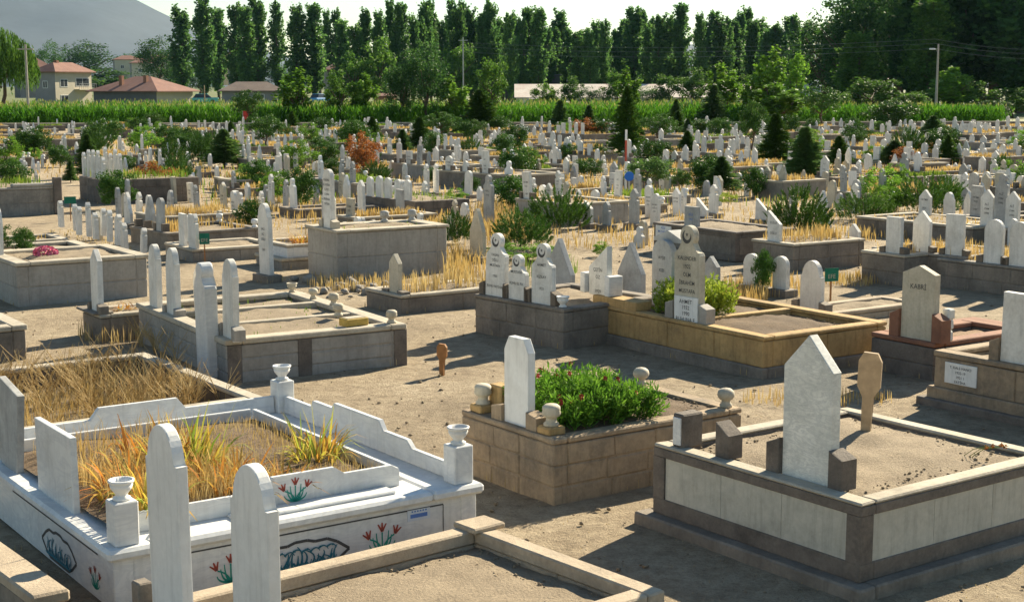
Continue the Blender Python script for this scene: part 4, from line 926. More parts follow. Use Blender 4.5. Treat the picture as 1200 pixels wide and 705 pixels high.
# young bright trees and leafy trees near the wall
for kd, bx, by, top, w, lab in (
 ('young', 900, 140, 58, 40, 'bright young tree, widest of the sunlit trees before the corn'), ('young', 932, 138, 64, 30, 'bright slender young tree right of the widest sunlit one'),
 ('young', 849, 138, 76, 40, 'bright young tree left of the widest sunlit one'), ('young', 735, 136, 82, 28, 'bright young tree above the tall spruce by the red and white pole'),
 ('young', 346, 141, 82, 40, 'bright young tree in front of the left poplars and corn'), ('young', 428, 140, 88, 30, 'slim bright young tree left of the big leafy clump'),
 ('forest', 497, 141, 55, 60, 'big leafy clump of a tree rising above the corn left of centre'), ('forest', 470, 141, 78, 40, 'leafy tree at the left side of the big leafy clump'),
 ('youngd', 576, 139, 70, 40, 'leafy tree right of the metal pole, before the long shed'), ('youngd', 398, 140, 84, 40, 'leafy tree before the corn between slim young trees'),
 ('young', 530, 141, 92, 36, 'pale green tree between the big leafy clump and the metal pole'), ('youngd', 700, 112, 45, 48, 'tall leafy tree hiding the middle of the long pale shed'),
 ('young', 915, 142, 100, 60, 'low bright bushes under the sunlit young trees'), ('young', 878, 140, 96, 24, 'yellowish young tree between the sunlit trees'),
 ('forest', 760, 121, 101, 50, 'low bushy tree in front of the long pale shed on the right'), ('forest', 690, 121, 102, 40, 'low bushy tree in front of the long pale shed'), ('young', 640, 121, 98, 30, 'small green tree at the left end of the long pale shed')):
    plant_px(kd, bx, by + 7, top, w * .85, lab, 'tree')
for bx, by, top, w, lab in ((668, 128, 90, 26, 'slim green tree before the left third of the long pale shed'), (722, 128, 84, 30, 'green tree before the middle of the long pale shed'), (783, 128, 88, 30, 'green tree before the right end of the long pale shed'), (812, 128, 80, 34, 'green tree in the gap between the two pale sheds'), (880, 128, 86, 26, 'green tree before the second pale shed')):
    plant_px('youngd', bx, by, top, w, lab, 'tree')
# ---- poplars along the fields
random.seed(5)
G1 = 'slim dark poplars in the far row'
LP = [(214, 118, 10, 26), (240, 120, -1, 26), (257, 117, 12, 20), (278, 119, 6, 24), (290, 122, 10, 20), (303, 119, -2, 24), (326, 119, 4, 20), (349, 121, 8, 24), (369, 121, 7, 24), (384, 118, 14, 14), (395, 118, 12, 14)]
LPL = ['dark full poplar, leftmost of the tall pair rows beside the hip-roofed house', 'tallest dark poplar above the hip-roofed house, second of its row', 'shorter pale poplar right of the tallest one by the hip-roofed house', 'dark poplar, left of three close together above the grey house', 'slim poplar in the middle of three above the grey house',
       'very tall poplar, right of three above the grey house', 'slender isolated poplar standing between gaps of sky', 'lighter full poplar left of a twin', 'lighter full poplar right of its twin', 'thin poplar beside the twin lighter poplars, nearer to them', 'thin poplar beside the twin lighter poplars, farther from them']
for (bx, by, top, w), lab in zip(LP, LPL): plant_px('poplar', bx, by, top, w * .84, lab, 'poplar', name='poplar_tree', group='tall poplars on the left')
x = 402
while x < 946:
    gap = 657 < x < 665 or 711 < x < 720 or 800 < x < 815
    if not gap:
        top = 13 + 8 * math.sin(x * .021) + random.uniform(-11, 17) + (4 if x > 480 else -4) + (6 if x > 800 else 0)
        lab = 'slim dark poplar in the far row left of the two-tone leafy clump' if x < 480 else 'dark poplar packed in the dense middle stretch of the far row' if x < 660 else 'dark poplar in the short block behind the left half of the pale shed' if x < 715 else 'dark poplar in the block behind the right half of the pale shed' if x < 806 else 'dark poplar in the far row next to the dark wood on the right'
        plant_px('poplar', x, random.uniform(120.5, 124), top, random.uniform(13, 20), lab, 'poplar', name='poplar_tree', group=lab.replace('dark poplar', 'poplars').replace('slim ', ''))
    x += random.uniform(6.0, 9.0) if x > 480 else random.uniform(11, 16)
for bx, by, top, w in ((415, 125, 60, 40), (445, 125, 52, 46), (540, 124, 56, 40), (600, 122, 58, 44), (640, 121, 60, 40), (740, 121, 66, 50), (780, 121, 70, 50), (825, 122, 66, 40), (870, 122, 62, 44), (925, 122, 60, 40)):
    plant_px(random.choice(('youngd', 'youngd', 'forest')), bx, by, top + random.uniform(-8, 14), w * .85, 'dense lower tree filling the foot of the poplar row', 'tree', group='lower trees under the poplar row')
# ---- dark wood on the right
FW = [(965, 127, 20, 66, 'forest'), (995, 130, -8, 70, 'forest'), (1022, 128, -30, 80, 'forestpop'), (1050, 130, -48, 100, 'forest'), (1075, 132, -60, 60, 'forestpop'), (1085, 128, 10, 60, 'forestlight'), (1110, 131, -50, 90, 'forest'), (1135, 132, -66, 76, 'forestpop'), (1165, 131, -60, 96, 'forest'), (1195, 133, -70, 90, 'forestpop'), (1130, 126, -20, 54, 'forestlight'), (1225, 133, -60, 110, 'forest'), (1250, 131, -60, 110, 'forest'), (980, 125, 44, 50, 'forestpop'), (1010, 124, -4, 70, 'forest'), (1040, 124, -10, 80, 'forest'), (1095, 124, -30, 90, 'forest'), (1150, 124, -30, 90, 'forest'), (1190, 125, -30, 90, 'forest')]
FW += [(1086, 134, 0, 44, 'forestlight'), (1002, 134, 40, 40, 'forestlight')] + [(1030 + 26 * i, 123, -60, 80, 'forest') for i in range(8)]
FL = ['dark broad tree at the left end of the right-hand wood', 'dark tall broad tree, second along the right-hand wood']
for i, (bx, by, top, w, kd) in enumerate(FW):
    lab = FL[i] if i < 2 else 'sunlit pale poplar at the left front of the dark wood' if (kd == 'forestlight' and bx < 1010) else 'sunlit pale poplar in the dark wood just left of the lamp post' if (kd == 'forestlight' and bx < 1100) else 'sunlit pale poplar inside the dark wood right of the lamp post' if kd == 'forestlight' else 'huge dark tree in the dense right-hand wood behind the lamp post'
    plant_px(kd, bx, by, top, w, lab, 'tree', group='trees of the dark wood on the right')
for bx, by, top, w, kd in ((1020, 140, 92, 60, 'youngd'), (1066, 140, 108, 50, 'youngd'), (1115, 138, 80, 50, 'young'), (1140, 138, 96, 44, 'youngd'), (1185, 138, 104, 50, 'youngd'), (985, 138, 108, 30, 'youngd'), (1160, 139, 118, 60, 'bush')):
    plant_px(kd, bx, by, top, w, 'sunlit undergrowth bush at the edge of the dark right-hand wood', 'bush', group='undergrowth of the dark wood')
# ---- left edge and house trees
plant_px('willow', 4, 143, 36, 74, 'drooping willow tree at the left edge before the corn', 'tree', name='willow_tree')
for bx, by, top, w, kd, lab in ((100, 110, 50, 62, 'forest', 'round dark tree behind the hip-roofed house'), (60, 112, 49, 34, 'forest', 'dark tree behind the two-storey house'), (185, 116, 44, 40, 'forest', 'full dark tree left of the tall poplars'), (120, 112, 82, 60, 'youngd', 'lighter bushes between the two houses'),
    (160, 105, 62, 50, 'forest', 'dark tree line below the far hill houses'), (205, 112, 72, 40, 'youngd', 'green tree at the foot of the leftmost poplars'), (235, 113, 80, 40, 'forest', 'dark undergrowth at the foot of the left poplars'), (330, 110, 78, 40, 'forest', 'dark bushy tree beside the grey house'), (375, 112, 70, 46, 'forest', 'dark bushy tree under the twin lighter poplars'), (20, 108, 62, 30, 'forest', 'dark tree left of the two-storey house')):
    plant_px(kd, bx, by, top, w, lab, 'tree')
from mathutils import noise as _mn
mnz = _mn.noise
# ------------------------------------------------------------------ herb and grass accumulators
GR = {'gold': [], 'weed': [], 'straw': []}
def sow(kind, B, h, wk=1.0, lean=None):
    """add blades at base points B (n,3) with mean height h"""
    if len(B) and B[0][1] > 26:      # grass grows in patches, not in even sheets
        q = np.array([mnz((b[0] * 1.1, b[1] * .8, 2.0)) for b in B]); B = B[q > RNG.uniform(-.45, .25, len(B))]
    n = len(B)
    if not n: return
    if kind == 'gold' and n > 60: k3 = n // 3; sow('straw', B[:k3], h * .9, wk, 1.5); B = B[k3:]; n = len(B)
    D = rnd(2 * n).reshape(n, 2) * (lean or 1.0)
    GR[kind].append((B, D * h * .45, h * RNG.uniform(.5, 1.35, n), np.maximum(.0035, .00033 * B[:, 1]) * wk * RNG.uniform(.6, 1.3, n)))
def bed_points(t, n, m=.14, z=None):
    if min(t.L, t.W) < 2 * m: print("BAD", t.root.name, t.L, t.W, m)
    x, y = RNG.uniform(m, t.L - m, n), RNG.uniform(m, t.W - m, n)
    c, s = math.cos(t.a), math.sin(t.a); return np.c_[t.o[0] + c * x - s * y, t.o[1] + s * x + c * y, np.full(n, t.bedz if z is None else z)]
def ell(px, py, rx, ry, n, z=0.0):
    out = []
    for _ in range(n):
        a, k = random.uniform(0, 6.28), math.sqrt(random.random()); out.append(tuple(P(px + rx * k * math.cos(a), py + ry * k * math.sin(a), z)))
    return np.array(out)
def inside_any(B, margin=0.0):
    k = np.zeros(len(B), bool)
    for f in FOOT:
        dx, dy = B[:, 0] - f[0], B[:, 1] - f[1]; c, s = math.cos(f[4]), math.sin(f[4])
        k |= (abs(dx * c + dy * s) < f[2] + margin) & (abs(-dx * s + dy * c) < f[3] + margin)
    return k
# ---- T2 shrub
def herb_bush(label, t, x0, x1, y0, y1, z, h, n, mat, leaf, flowers=0):
    c = t.at((x0 + x1) / 2, (y0 + y1) / 2, z); o = empty('flowering_shrub', c, t.a); tag(o, label, 'shrub')
    hx, hy = (x1 - x0) / 2, (y1 - y0) / 2; C, A = [], []; bm = bmesh.new(); tips = []
    for i in range(n):
        x, y = random.uniform(-hx, hx), random.uniform(-hy, hy); e = max(0.0, 1 - (x / hx) ** 4 * .5 - (y / hy) ** 4 * .5)
        hh = h * (.45 + .55 * e) * random.uniform(.7, 1.12); lx, ly = random.uniform(-.08, .08) + x * .12, random.uniform(-.08, .08) + y * .12
        if i % 3 == 0: tube(bm, [(x, y, 0), (x + lx * .5, y + ly * .5, hh * .5), (x + lx, y + ly, hh * .95)], .004, 4, .5)
        m = 44; t_ = RNG.uniform(.12, 1, m) ** .7; u = unit(m)
        C.append(np.c_[x + lx * t_, y + ly * t_, hh * t_] + u * np.array([.045, .045, .03])); A.append(u + np.array([0, 0, .7])); tips.append((x + lx, y + ly, hh))
    mk('stems', bm, M['weed'], o); link('foliage', leafcards('foliage', np.concatenate(C), RNG.uniform(.6, 1.35, n * m) * leaf, mat, 2.3, np.concatenate(A), .3), None, o)
    fm = None
    for q in random.sample(tips, flowers):
        if fm is None:
            C2 = unit(26) * .017; fm = leafcards('blossom', C2, .016, M['flow'], 1.2, C2 * 40)
        b = link('blossom', fm, None, o); b.location = (q[0], q[1], q[2] + .01); b.scale = (random.uniform(.7, 1.3),) * 3
    return o
random.seed(9)
herb_bush('lush bright green flowering shrub filling the coursed brown tuff plot', T2, .30, 1.28, .18, 1.22, .5, .40, 340, M['herb'], .026, 26)
herb_bush('lime green leafy shrub in the left half of the yellow sandstone plot', T15, .3, 1.15, 1.72, 2.5, .4, .52, 190, M['lime'], .034)
for (x, y, s) in ((.8, .5, .42), (1.1, .9, .5), (1.5, .5, .38), (.5, 1.1, .4)):
    pass
def iris(label, loc, n, h, spread, mat='iris', name='iris_clump', cat='plant'):
    n = int(n * 1.7); B = np.c_[RNG.normal(0, spread * 1.15, n), RNG.normal(0, spread * 1.15, n), np.zeros(n)]; B = np.clip(B, -1.5 * spread, 1.5 * spread)
    D = np.c_[B[:, 0], B[:, 1]] * 1.0 + RNG.normal(0, .10, (n, 2)); D = np.clip(D, -.13, .13); hh = h * .8 * RNG.uniform(.5, 1.15, n)
    V, Lp, St = [], [], []
    for i in range(n):
        w = random.uniform(.007, .015); d = D[i]; l = np.linalg.norm(d) + 1e-6; sd = np.array([-d[1] / l, d[0] / l]); a = random.uniform(-.8, .8); sd = np.array([sd[0] * math.cos(a) - sd[1] * math.sin(a), sd[0] * math.sin(a) + sd[1] * math.cos(a)])
        dr = random.random() ** 1.3 * 1.15; base = len(V)
        for k in range(5):
            t = k / 4; zz = hh[i] * (t - dr * t ** 3 * .8); q = B[i] + np.array([d[0] * t ** 1.6 * (1 + dr), d[1] * t ** 1.6 * (1 + dr), zz]); ww = w * (1 - .9 * t ** 2.2)
            V.append(q + np.array([sd[0] * ww, sd[1] * ww, 0])); V.append(q - np.array([sd[0] * ww, sd[1] * ww, 0]))
        for k in range(4): St.append(len(Lp)); Lp += [base + 2 * k, base + 2 * k + 1, base + 2 * k + 3, base + 2 * k + 2]
    me = npmesh('leaves', V, Lp, St, None); me.materials.append(M[mat]); o = link(name, me); o.location = loc
    return tag(o, label, cat, 'iris clumps on the graves')
iris('drying iris clump with green blades at the near left corner of the tulip plot', T3.at(.5, .5, .48), 40, .6, .09, 'irisg')
iris('tall drying iris clump in the middle of the tulip plot', T3.at(1.15, 1.45, .48), 60, .62, .14, 'irisg')
iris('orange dry iris clump near the broad headstone of the tulip plot', T3.at(.6, 1.1, .48), 70, .42, .14)
iris('drying iris clump by the right end wall of the tulip plot', T3.at(2.12, 1.15, .48), 50, .55, .10, 'irisg')
iris('dry orange iris clump at the back wall of the tulip plot', T3.at(.95, 1.68, .48), 60, .5, .14)
iris('half green iris clump just behind the taller arched front headstone', T3.at(1.2, .75, .48), 60, .4, .16)
iris('orange iris tuft between the two arched front headstones as seen from the front', T3.at(1.55, .62, .48), 40, .32, .11)
for x, y, n, l in ((.5, .4, 40, 'yellowing iris tuft, left of two on the white marble-panel plot'), (1.1, .5, 40, 'yellowing iris tuft, right of two on the white marble-panel plot')): iris(l, T12.at(x, y, .38), n, .42, .10)
iris('orange flower tuft at the cross wall of the yellow sandstone plot', T15.at(.5, 1.82, .4), 40, .34, .08)
iris('orange dry tuft by the gabled slabs', P(715, 345, 0), 34, .5, .1)
iris('dry flower tuft on the narrow low plot with dark head blocks', T9.at(.5, .4, .3), 30, .2, .07)
# wilted flower stem on T1
bm = bmesh.new()
for dx in (-.03, .02, .05): tube(bm, [(dx, 0, 0), (dx + .1, -.06, .10), (dx * 2 + .22, -.12, .14)], .004, 4, .6)
wf = mk('stems', bm, M['weed']); wf.location = T1.at(1.75, .5, .6); wf.name = 'wilted_plant'; tag(wf, 'wilted flower stalk with orange heads on the cream-panelled plot', 'plant')
for q in ((.2, -.12, .14), (.26, -.12, .15), (.16, -.08, .12), (.3, -.1, .13)):
    C2 = unit(16) * .014; b = link('flower_head', leafcards('flower_head', C2, .016, M['rust'], 1.2), None, wf); b.location = q
for x, y, s in ((1.7, .55, 1), (1.2, .9, .6)):
    pass
# pink flowers on T8, rose plants on T8b
pf = empty('pink_flowers', T8.at(.75, .95, .63)); tag(pf, 'bunch of pink flowers lying on the smooth grey block plot', 'flowers')
C = unit(500) * np.array([.2, .12, .1]) + [0, 0, .1]; link('petals', leafcards('petals', C, RNG.uniform(.02, .05, 500), M['pink'], 1.2), None, pf)
bm = bmesh.new()
for i in range(8): tube(bm, [(0, 0, 0), (random.uniform(-.15, .15), random.uniform(-.1, .1), .14)], .006, 4, .6)
mk('stems', bm, M['weed'], pf)
for x, y, h, l in ((.9, .5, .5, 'leafy rose plant, right of two behind the pink flowers'), (.6, 1.2, .55, 'leafy rose plant, left of two behind the pink flowers')): plant('bush', T8b.at(x, y, .5), h, .38, l, 'shrub')
plant('bush', P(905 - 12, 345, 0), .75, .3, 'green sprig between two round white headstones', 'plant', name='green_sprig')
plant('bushlt', P(745 - 40, 300, 0), .3, .3, 'small weed by the small bluish headstone', 'plant', name='weed')
plant('bush', P(297, 275, 0), .8, .7, 'dark shrub left of the tall cream lettered stele', 'shrub')
plant('herb_' if False else 'bushlt', P(618, 305, 0), .35, 1.1, 'green weeds behind the three white lettered headstones', 'plant', name='weed')
# small green cloth signs
def cloth_sign(label, p, h, w, hh, rz=20):
    o = empty('cloth_sign', p, R(rz)); bm = bmesh.new(); box(bm, -.012, .012, -.012, .012, -.05, h); mk('stake', bm, M['wood'], o)
    bm = bmesh.new(); box(bm, -w / 2, w / 2, -.022, -.014, h - hh, h + .02, .002); pn = mk('panel', bm, M['cgreen'], o)
    if w < .27: text_xz(['EFE'], pn, -.0235, h - hh * .75, hh * .5, w * .7)
    tag(o, label, 'sign', 'green cloth grave signs')
def text_xz(lines, par, y, z, size, wmax):
    cu = bpy.data.curves.new('t', 'FONT'); cu.body = lines[0]; cu.size = size; cu.align_x = 'CENTER'; ob = bpy.data.objects.new('t', cu); COL.objects.link(ob)
    me = bpy.data.meshes.new_from_object(ob.evaluated_get(bpy.context.evaluated_depsgraph_get())); bpy.data.objects.remove(ob)
    for v in me.vertices: v.co = Vector((v.co.x, y, z + v.co.y))
    return link('lettering', me, M['cop'], par)
cloth_sign('little dark green cloth sign on a stake beside the plain rounded cream headstone', P(973, 352, 0), .52, .26, .2)
cloth_sign('green cloth draped on a stake at the two tall flat headstones', T28.at(.2, -.12, 0), .55, .2, .2)
cloth_sign('green cloth on a stake among the loose slender headstones', P(83, 258, 0), .6, .3, .16)
# red and white pole with blue round sign; red flag
q = P(733, 226, 0); po = empty('marker_pole', q); bm = bmesh.new(); hp = height_at(q, 152)
for i in range(6):
    b2 = bmesh.new(); tube(b2, [(0, 0, hp * i / 6), (0, 0, hp * (i + 1) / 6)], .035, 8); mk('band', b2, M['redp' if i in (3, 4) else 'white'], po)
bm.free(); tag(po, 'thin red and white striped pole standing among the far headstones', 'pole')
q = P(737, 232, 0); so = empty('round_sign', q); bm = bmesh.new(); hs_ = height_at(q, 199); tube(bm, [(0, 0, -.05), (0, 0, hs_ - .1)], .03, 8); mk('post', bm, M['metal'], so)
bm = bmesh.new(); lathe(bm, [(.001, 0), (.15, .0), (.15, .02), (.001, .02)], 0, 0, 0, 20); dk = mk('disc', bm, M['signb'], so); dk.rotation_euler = (R(90), 0, 0); dk.location = (0, -.035, hs_ - .2); tag(so, 'round blue sign on a post at the left of the round dark pine', 'sign')
q = P(285, 150, 0); fo = empty('small_flag', q); bm = bmesh.new(); tube(bm, [(0, 0, 0), (0, 0, height_at(q, 128))], .03, 6); mk('pole', bm, M['metal'], fo)
bm = bmesh.new(); box(bm, .03, .5, -.01, .01, height_at(q, 140), height_at(q, 130)); mk('cloth', bm, M['flagred'], fo); tag(fo, 'small red flag on a pole before the corn field at the left', 'flag')
# ------------------------------------------------------------------ far plots: rows of graves up to the boundary wall
random.seed(42)
SHAPES = [('point', 'pointed'), ('round', 'round-topped'), ('flat', 'flat-topped'), ('slim', 'slender'), ('disc', 'disc-topped'), ('shoulder', 'arched'), ('ogee', 'pointed-arch')]
TONES = [('stone_w', 'white'), ('stone_w', 'white'), ('stone_w', 'white'), ('marble2', 'bright'), ('stone_g', 'grey'), ('stone_g', 'grey'), ('stone_c', 'cream'), ('stone_c', 'cream')]
WALLS = [('dark', 'dark', None), ('dark2', 'brown', 'cop'), ('dark2', 'brown', 'cop'), ('grey2', 'grey', 'cop'), ('dark', 'dark', 'cop'), ('dark', 'dark', 'dark2'), ('dark2', 'brown', 'dark2'), ('grey2', 'grey', 'grey'), ('grey', 'pale grey', 'cop')]
# pale paths stay clear of plots
PATHS = [[P(70, 262), P(95, 240), P(80, 225), P(78, 205), P(100, 196)], [P(100, 232), P(190, 242), P(240, 240)], [P(850, 270), P(862, 245), P(900, 236)], [P(1180, 360), P(1090, 348), P(1000, 340), P(960, 345)], [P(560, 230), P(470, 240)]]
def on_path(x, y, m):
    for pl in PATHS:
        for a, b in zip(pl, pl[1:]):
            d = (b - a).to_2d(); t = max(0, min(1, ((x - a.x) * d.x + (y - a.y) * d.y) / d.length_squared))
            if math.hypot(x - a.x - d.x * t, y - a.y - d.y * t) < m: return True
    return False
PLOTS, FAR, PENDING0 = [], [], []
tries = 0
while tries < 9000 and len(PLOTS) < 256:
    tries += 1
    d = 30 + 95 * (tries / 5200 if tries < 3000 else random.random()) ** 1.0 if tries < 3000 else random.uniform(30, 126)
    d = random.uniform(31, 117) if tries % 2 else 31 + 86 * math.sqrt(random.random())
    x = random.uniform(-.37, .37) * d; W = random.choice((1.0, 1.3, 1.3, 2.0, 2.4, 3.2, 4.2)); L = random.uniform(1.9, 2.4); ang = 34 + random.uniform(-5, 5)
    a = R(ang); cx, cy = x, d
    f = obb(cx, cy, L / 2, W / 2, a)
    px, py = proj((x, d, 0))
    if on_path(x, d, 1.2 + W / 2): continue
    if not free(f, .06 + (.12 if d < 60 else .04)): continue
    c, s = math.cos(a), math.sin(a); o = (cx - c * L / 2 + s * W / 2, cy - s * L / 2 - c * W / 2)
    z = random.choice((.2, .25, .3, .35, .42, .55)); wm, wn, cp = random.choice(WALLS); fill = random.choice(('gold', 'gold', 'gold', 'soil', 'soil', 'weed'))
    t = make_tomb(None, o, ang, L, W, z, wall=wm, cop=cp, ct=.06, ov=.02, wt=.15, depth=.06, simple=True)
    n = max(1, round(W / random.uniform(.75, 1.1))); stones = []
    for i in range(n):
        if random.random() < .12: continue
        yy = W * (i + .5) / n + random.uniform(-.08, .08); sh, shn = random.choice(SHAPES); tm, tn = random.choice(TONES)
        hh = random.uniform(.38, .82) * (1.15 if sh in ('slim', 'disc') else 1); ww = random.uniform(.2, .27) if sh == 'slim' else random.uniform(.25, .38)
        stones.append([t.at(random.choice((.1, .14, .3)), yy, z - .04), ww, hh, sh, shn, tm, tn, ang + random.uniform(-4, 4)])
        if d < 70 and random.random() < .45:
            for sg in (-1, 1):
                b2 = bmesh.new(); yc = yy + sg * (ww / 2 + .06); box(b2, .04, .2, yc - .05, yc + .05, z - .003, z + .17); mk('side_block', b2, M['blk' if cp else 'dark'], t.root)
    if random.random() < .3 and d < 90 and W > 1.2:      # a foot stone or urns at the far end
        for yy in (.12, W - .12): vase(t, L - .1, yy, z - .002, .9, random.choice(('ball', 'post')))
    dens = int(W * L * (44 if fill != 'soil' else 5) * min(1.6, 60 / d + .35))
    sow(fill if fill != 'soil' else 'gold', bed_points(t, dens * 2, .2), {'gold': .24, 'soil': .14, 'weed': .22}[fill], 1.25)
    PLOTS.append(dict(t=t, d=d, px=px, py=py, wn=wn, fill=fill, n=len(stones), W=W, z=z, stones=stones))
# loose stones in the gaps between the plots
for _ in range(6000):
    d = random.uniform(36, 118); x = random.uniform(-.37, .37) * d; f = obb(x, d, .15, .25, R(34))
    if on_path(x, d, 1.0) or not free(f, .1): continue
    FOOT.append(f); sh, shn = random.choice(SHAPES); tm, tn = random.choice(TONES)
    FAR.append([Vector((x, d, -.03)), random.uniform(.2, .26) if sh == 'slim' else random.uniform(.24, .36), random.uniform(.45, .95), sh, shn, tm, tn, 34 + random.uniform(-6, 6), None])
    if len(FAR) >= 430: break
random.seed(91)
NB = 0
for _ in range(3000):
    d = random.uniform(40, 117); x = random.uniform(-.37, .37) * d
    if NB >= 135 or on_path(x, d, 1.0): continue
    f = obb(x, d, .12, .12, 0)
    if any(hits(f, q) for q in FOOT if q[2] < .6 and abs(q[0] - x) + abs(q[1] - d) < 3): continue
    FOOT.append(f); NB += 1
    kd, nm = random.choice((('bush', 'dark leafy bush'), ('bush', 'dark leafy bush'), ('bushlt', 'bright leafy bush'), ('pineshrubd', 'feathery green shrub'), ('conifer', 'little dark conifer') if random.random() < .2 else ('bushlt', 'bright leafy bush'), ('coniferlt', 'little pale conifer'), ('roundtree', 'small round-crowned tree'), ('rust', 'rusty dead bush') if random.random() < .3 else ('bush', 'dark leafy bush')))
    if d < 66 and ('tree' in nm or 'conifer' in nm): kd, nm = 'bush', 'dark leafy bush'
    hb = random.uniform(.6, 1.5) * min(1, .5 + d / 150) * (1.35 if 'tree' in nm or 'conifer' in nm else 1)
    PENDING0.append((plant(kd, (x, d, 0), hb, hb * (.62 if 'conifer' in nm else random.uniform(.8, 1.15)), None, 'tree' if 'tree' in nm or 'conifer' in nm else 'shrub', 'small bushes scattered among the far graves'), nm, x, d))
k0 = len(FAR)
for _ in range(5000):
    d = random.uniform(31, 72); x = random.uniform(-.37, .37) * d; f = obb(x, d, .12, .2, R(34))
    if on_path(x, d, .9) or not free(f, .03): continue
    FOOT.append(f); sh, shn = random.choice(SHAPES); tm, tn = random.choice(TONES)
    FAR.append([Vector((x, d, -.03)), random.uniform(.17, .23) if sh == 'slim' else random.uniform(.22, .33), random.uniform(.4, .85), sh, shn, tm, tn, 34 + random.uniform(-6, 6), None])
    if len(FAR) - k0 >= 85: break
# ---- which stones become individuals: the nearest, up to 300 in all
for p_ in PLOTS:
    for i, s in enumerate(sorted(p_['stones'], key=lambda q: proj(q[0])[0])): FAR.append(s + [(p_, i)])
FAR.sort(key=lambda q: q[0][1])
budget = 296 - N_STONE[0]
ORD = ['leftmost', 'second', 'third', 'fourth', 'fifth', 'sixth']
LANDP = [(px, py, ph) for px, py, ph in LAND]
def rel(px, py, band=None):
    best = min(LANDP, key=lambda q: abs(px - q[0]) + 2.6 * abs(py - q[1])); dx, dy = px - best[0], py - best[1]
    if abs(dy) * 2.6 > abs(dx): return ('before ' if dy > 0 else 'behind ') + best[2]
    return ('left of ' if dx < 0 else 'right of ') + best[2]
PENDING = []
for o, nm, x, d in PENDING0: PENDING.append((o, nm + ' among far graves ' + rel(*proj((x, d, 0))), d))
for p_ in PLOTS:
    r_ = rel(p_['px'], p_['py']); fl = {'gold': 'dry-grass', 'soil': 'bare', 'weed': 'weedy'}[p_['fill']]
    sz = 'low' if p_['z'] < .36 else 'high'; nn = ('no headstone', 'one headstone', 'two headstones', 'three headstones', 'four headstones', 'five headstones', 'six headstones')[min(6, p_['n'])]
    p_['short'] = f"{fl} {p_['wn']} plot"; p_['rel'] = r_
    PENDING.append((p_['t'].root, f"{sz} {p_['wn']} {fl} plot, {nn}, {r_}", p_['d']))
STUFF = bmesh.new()
for k, (loc, ww, hh, sh, shn, tm, tn, ang, pl) in enumerate(FAR):
    if k < budget:
        o = headstone(None, loc, ang, ww, hh, sh, tm, .08, lean=random.uniform(-.05, .05), roll=random.uniform(-.05, .05), bev=0)
        px, py = proj(loc); hgt = 'tall' if hh > .66 else 'short'
        if pl:
            w_ = ORD[min(pl[1], 5)] + (' ' if pl[1] == 0 else ' from left '); 
            lab = f"{hgt} {tn} {shn} headstone" + (f", {ORD[min(pl[1], 5)]}" if pl[0]['n'] > 1 else '') + f" on the plot {pl[0]['rel']}"
        else: lab = f"{hgt} {tn} {shn} headstone alone {rel(px, py)}"
        PENDING.append((o, lab, loc[1]))
        if loc[1] < 62 and random.random() < .55:
            text_mesh(random.choice((['ALİ', '', '1938', '1991'], ['HASAN', 'OĞLU', '1951'], ['FATMA', 'KIZI', '', '1987'], ['RUHUNA', 'FATİHA'])), 'lettering', 'ink', o, -.0425, 0, hh * .74, ww * .2, ww * .3, ww * .8)
    else:
        st = len(STUFF.verts); prism(STUFF, profile(sh, ww, hh), -.04, .04)
        STUFF.verts.ensure_lookup_table(); xf(STUFF, Matrix.Translation(loc) @ Matrix.Rotation(R(ang), 4, 'Z'), st)
if len(STUFF.verts): tag(mk('distant_headstones', STUFF, M['stone_w']), 'small pale headstones crowded in the farthest rows before the boundary wall', 'headstones', None, 'stuff')
# unique labels: near/far wording first, then a shared label with a shared group
from collections import defaultdict
byl = defaultdict(list)
for o, lab, d in PENDING: byl[lab].append((d, o))
for lab, lst in byl.items():
    if len(lst) == 1: lst[0][1]['label'] = lab; continue
    lst.sort(key=lambda q: q[0])
    if len(lst) == 2:
        lst[0][1]['label'] = 'nearer ' + lab; lst[1][1]['label'] = 'farther ' + lab
    elif len(lst) == 3:
        for w_, (d, o) in zip(('nearest ', 'middle ', 'farthest '), lst): o['label'] = w_ + lab
    else:
        for d, o in lst: o['label'] = lab; o['group'] = lab
# ------------------------------------------------------------------ dry grass between plots and on the near beds
random.seed(77)
for px, py, rx, ry, n, h in ((590, 262, 50, 22, 2600, .38), (470, 268, 70, 12, 1800, .3), (640, 236, 55, 10, 1500, .35), (262, 268, 42, 14, 1900, .4), (540, 318, 30, 16, 900, .42), (1035, 275, 40, 9, 900, .3), (950, 195, 250, 30, 5200, .3), (300, 190, 300, 32, 5200, .28), (640, 200, 90, 20, 1800, .3), (900, 340, 60, 10, 700, .25), (1000, 330, 40, 6, 260, .2), (860, 352, 40, 8, 500, .3), (1140, 295, 60, 6, 400, .2), (350, 240, 60, 10, 800, .25), (1100, 215, 90, 10, 1500, .32), (80, 330, 30, 6, 60, .15), (960, 470, 90, 8, 260, .14), (600, 170, 560, 18, 6000, .3)):
    B = ell(px, py, rx, ry, n); B = B[~inside_any(B, .03)]; sow('gold', B, h)
for px, py, rx, ry, n in ((600, 180, 560, 24, 2600), (320, 225, 120, 20, 500), (640, 322, 40, 14, 300), (900, 225, 250, 20, 900)):
    B = ell(px, py, rx, ry, n); B = B[~inside_any(B, .03)]; sow('weed', B, .3)
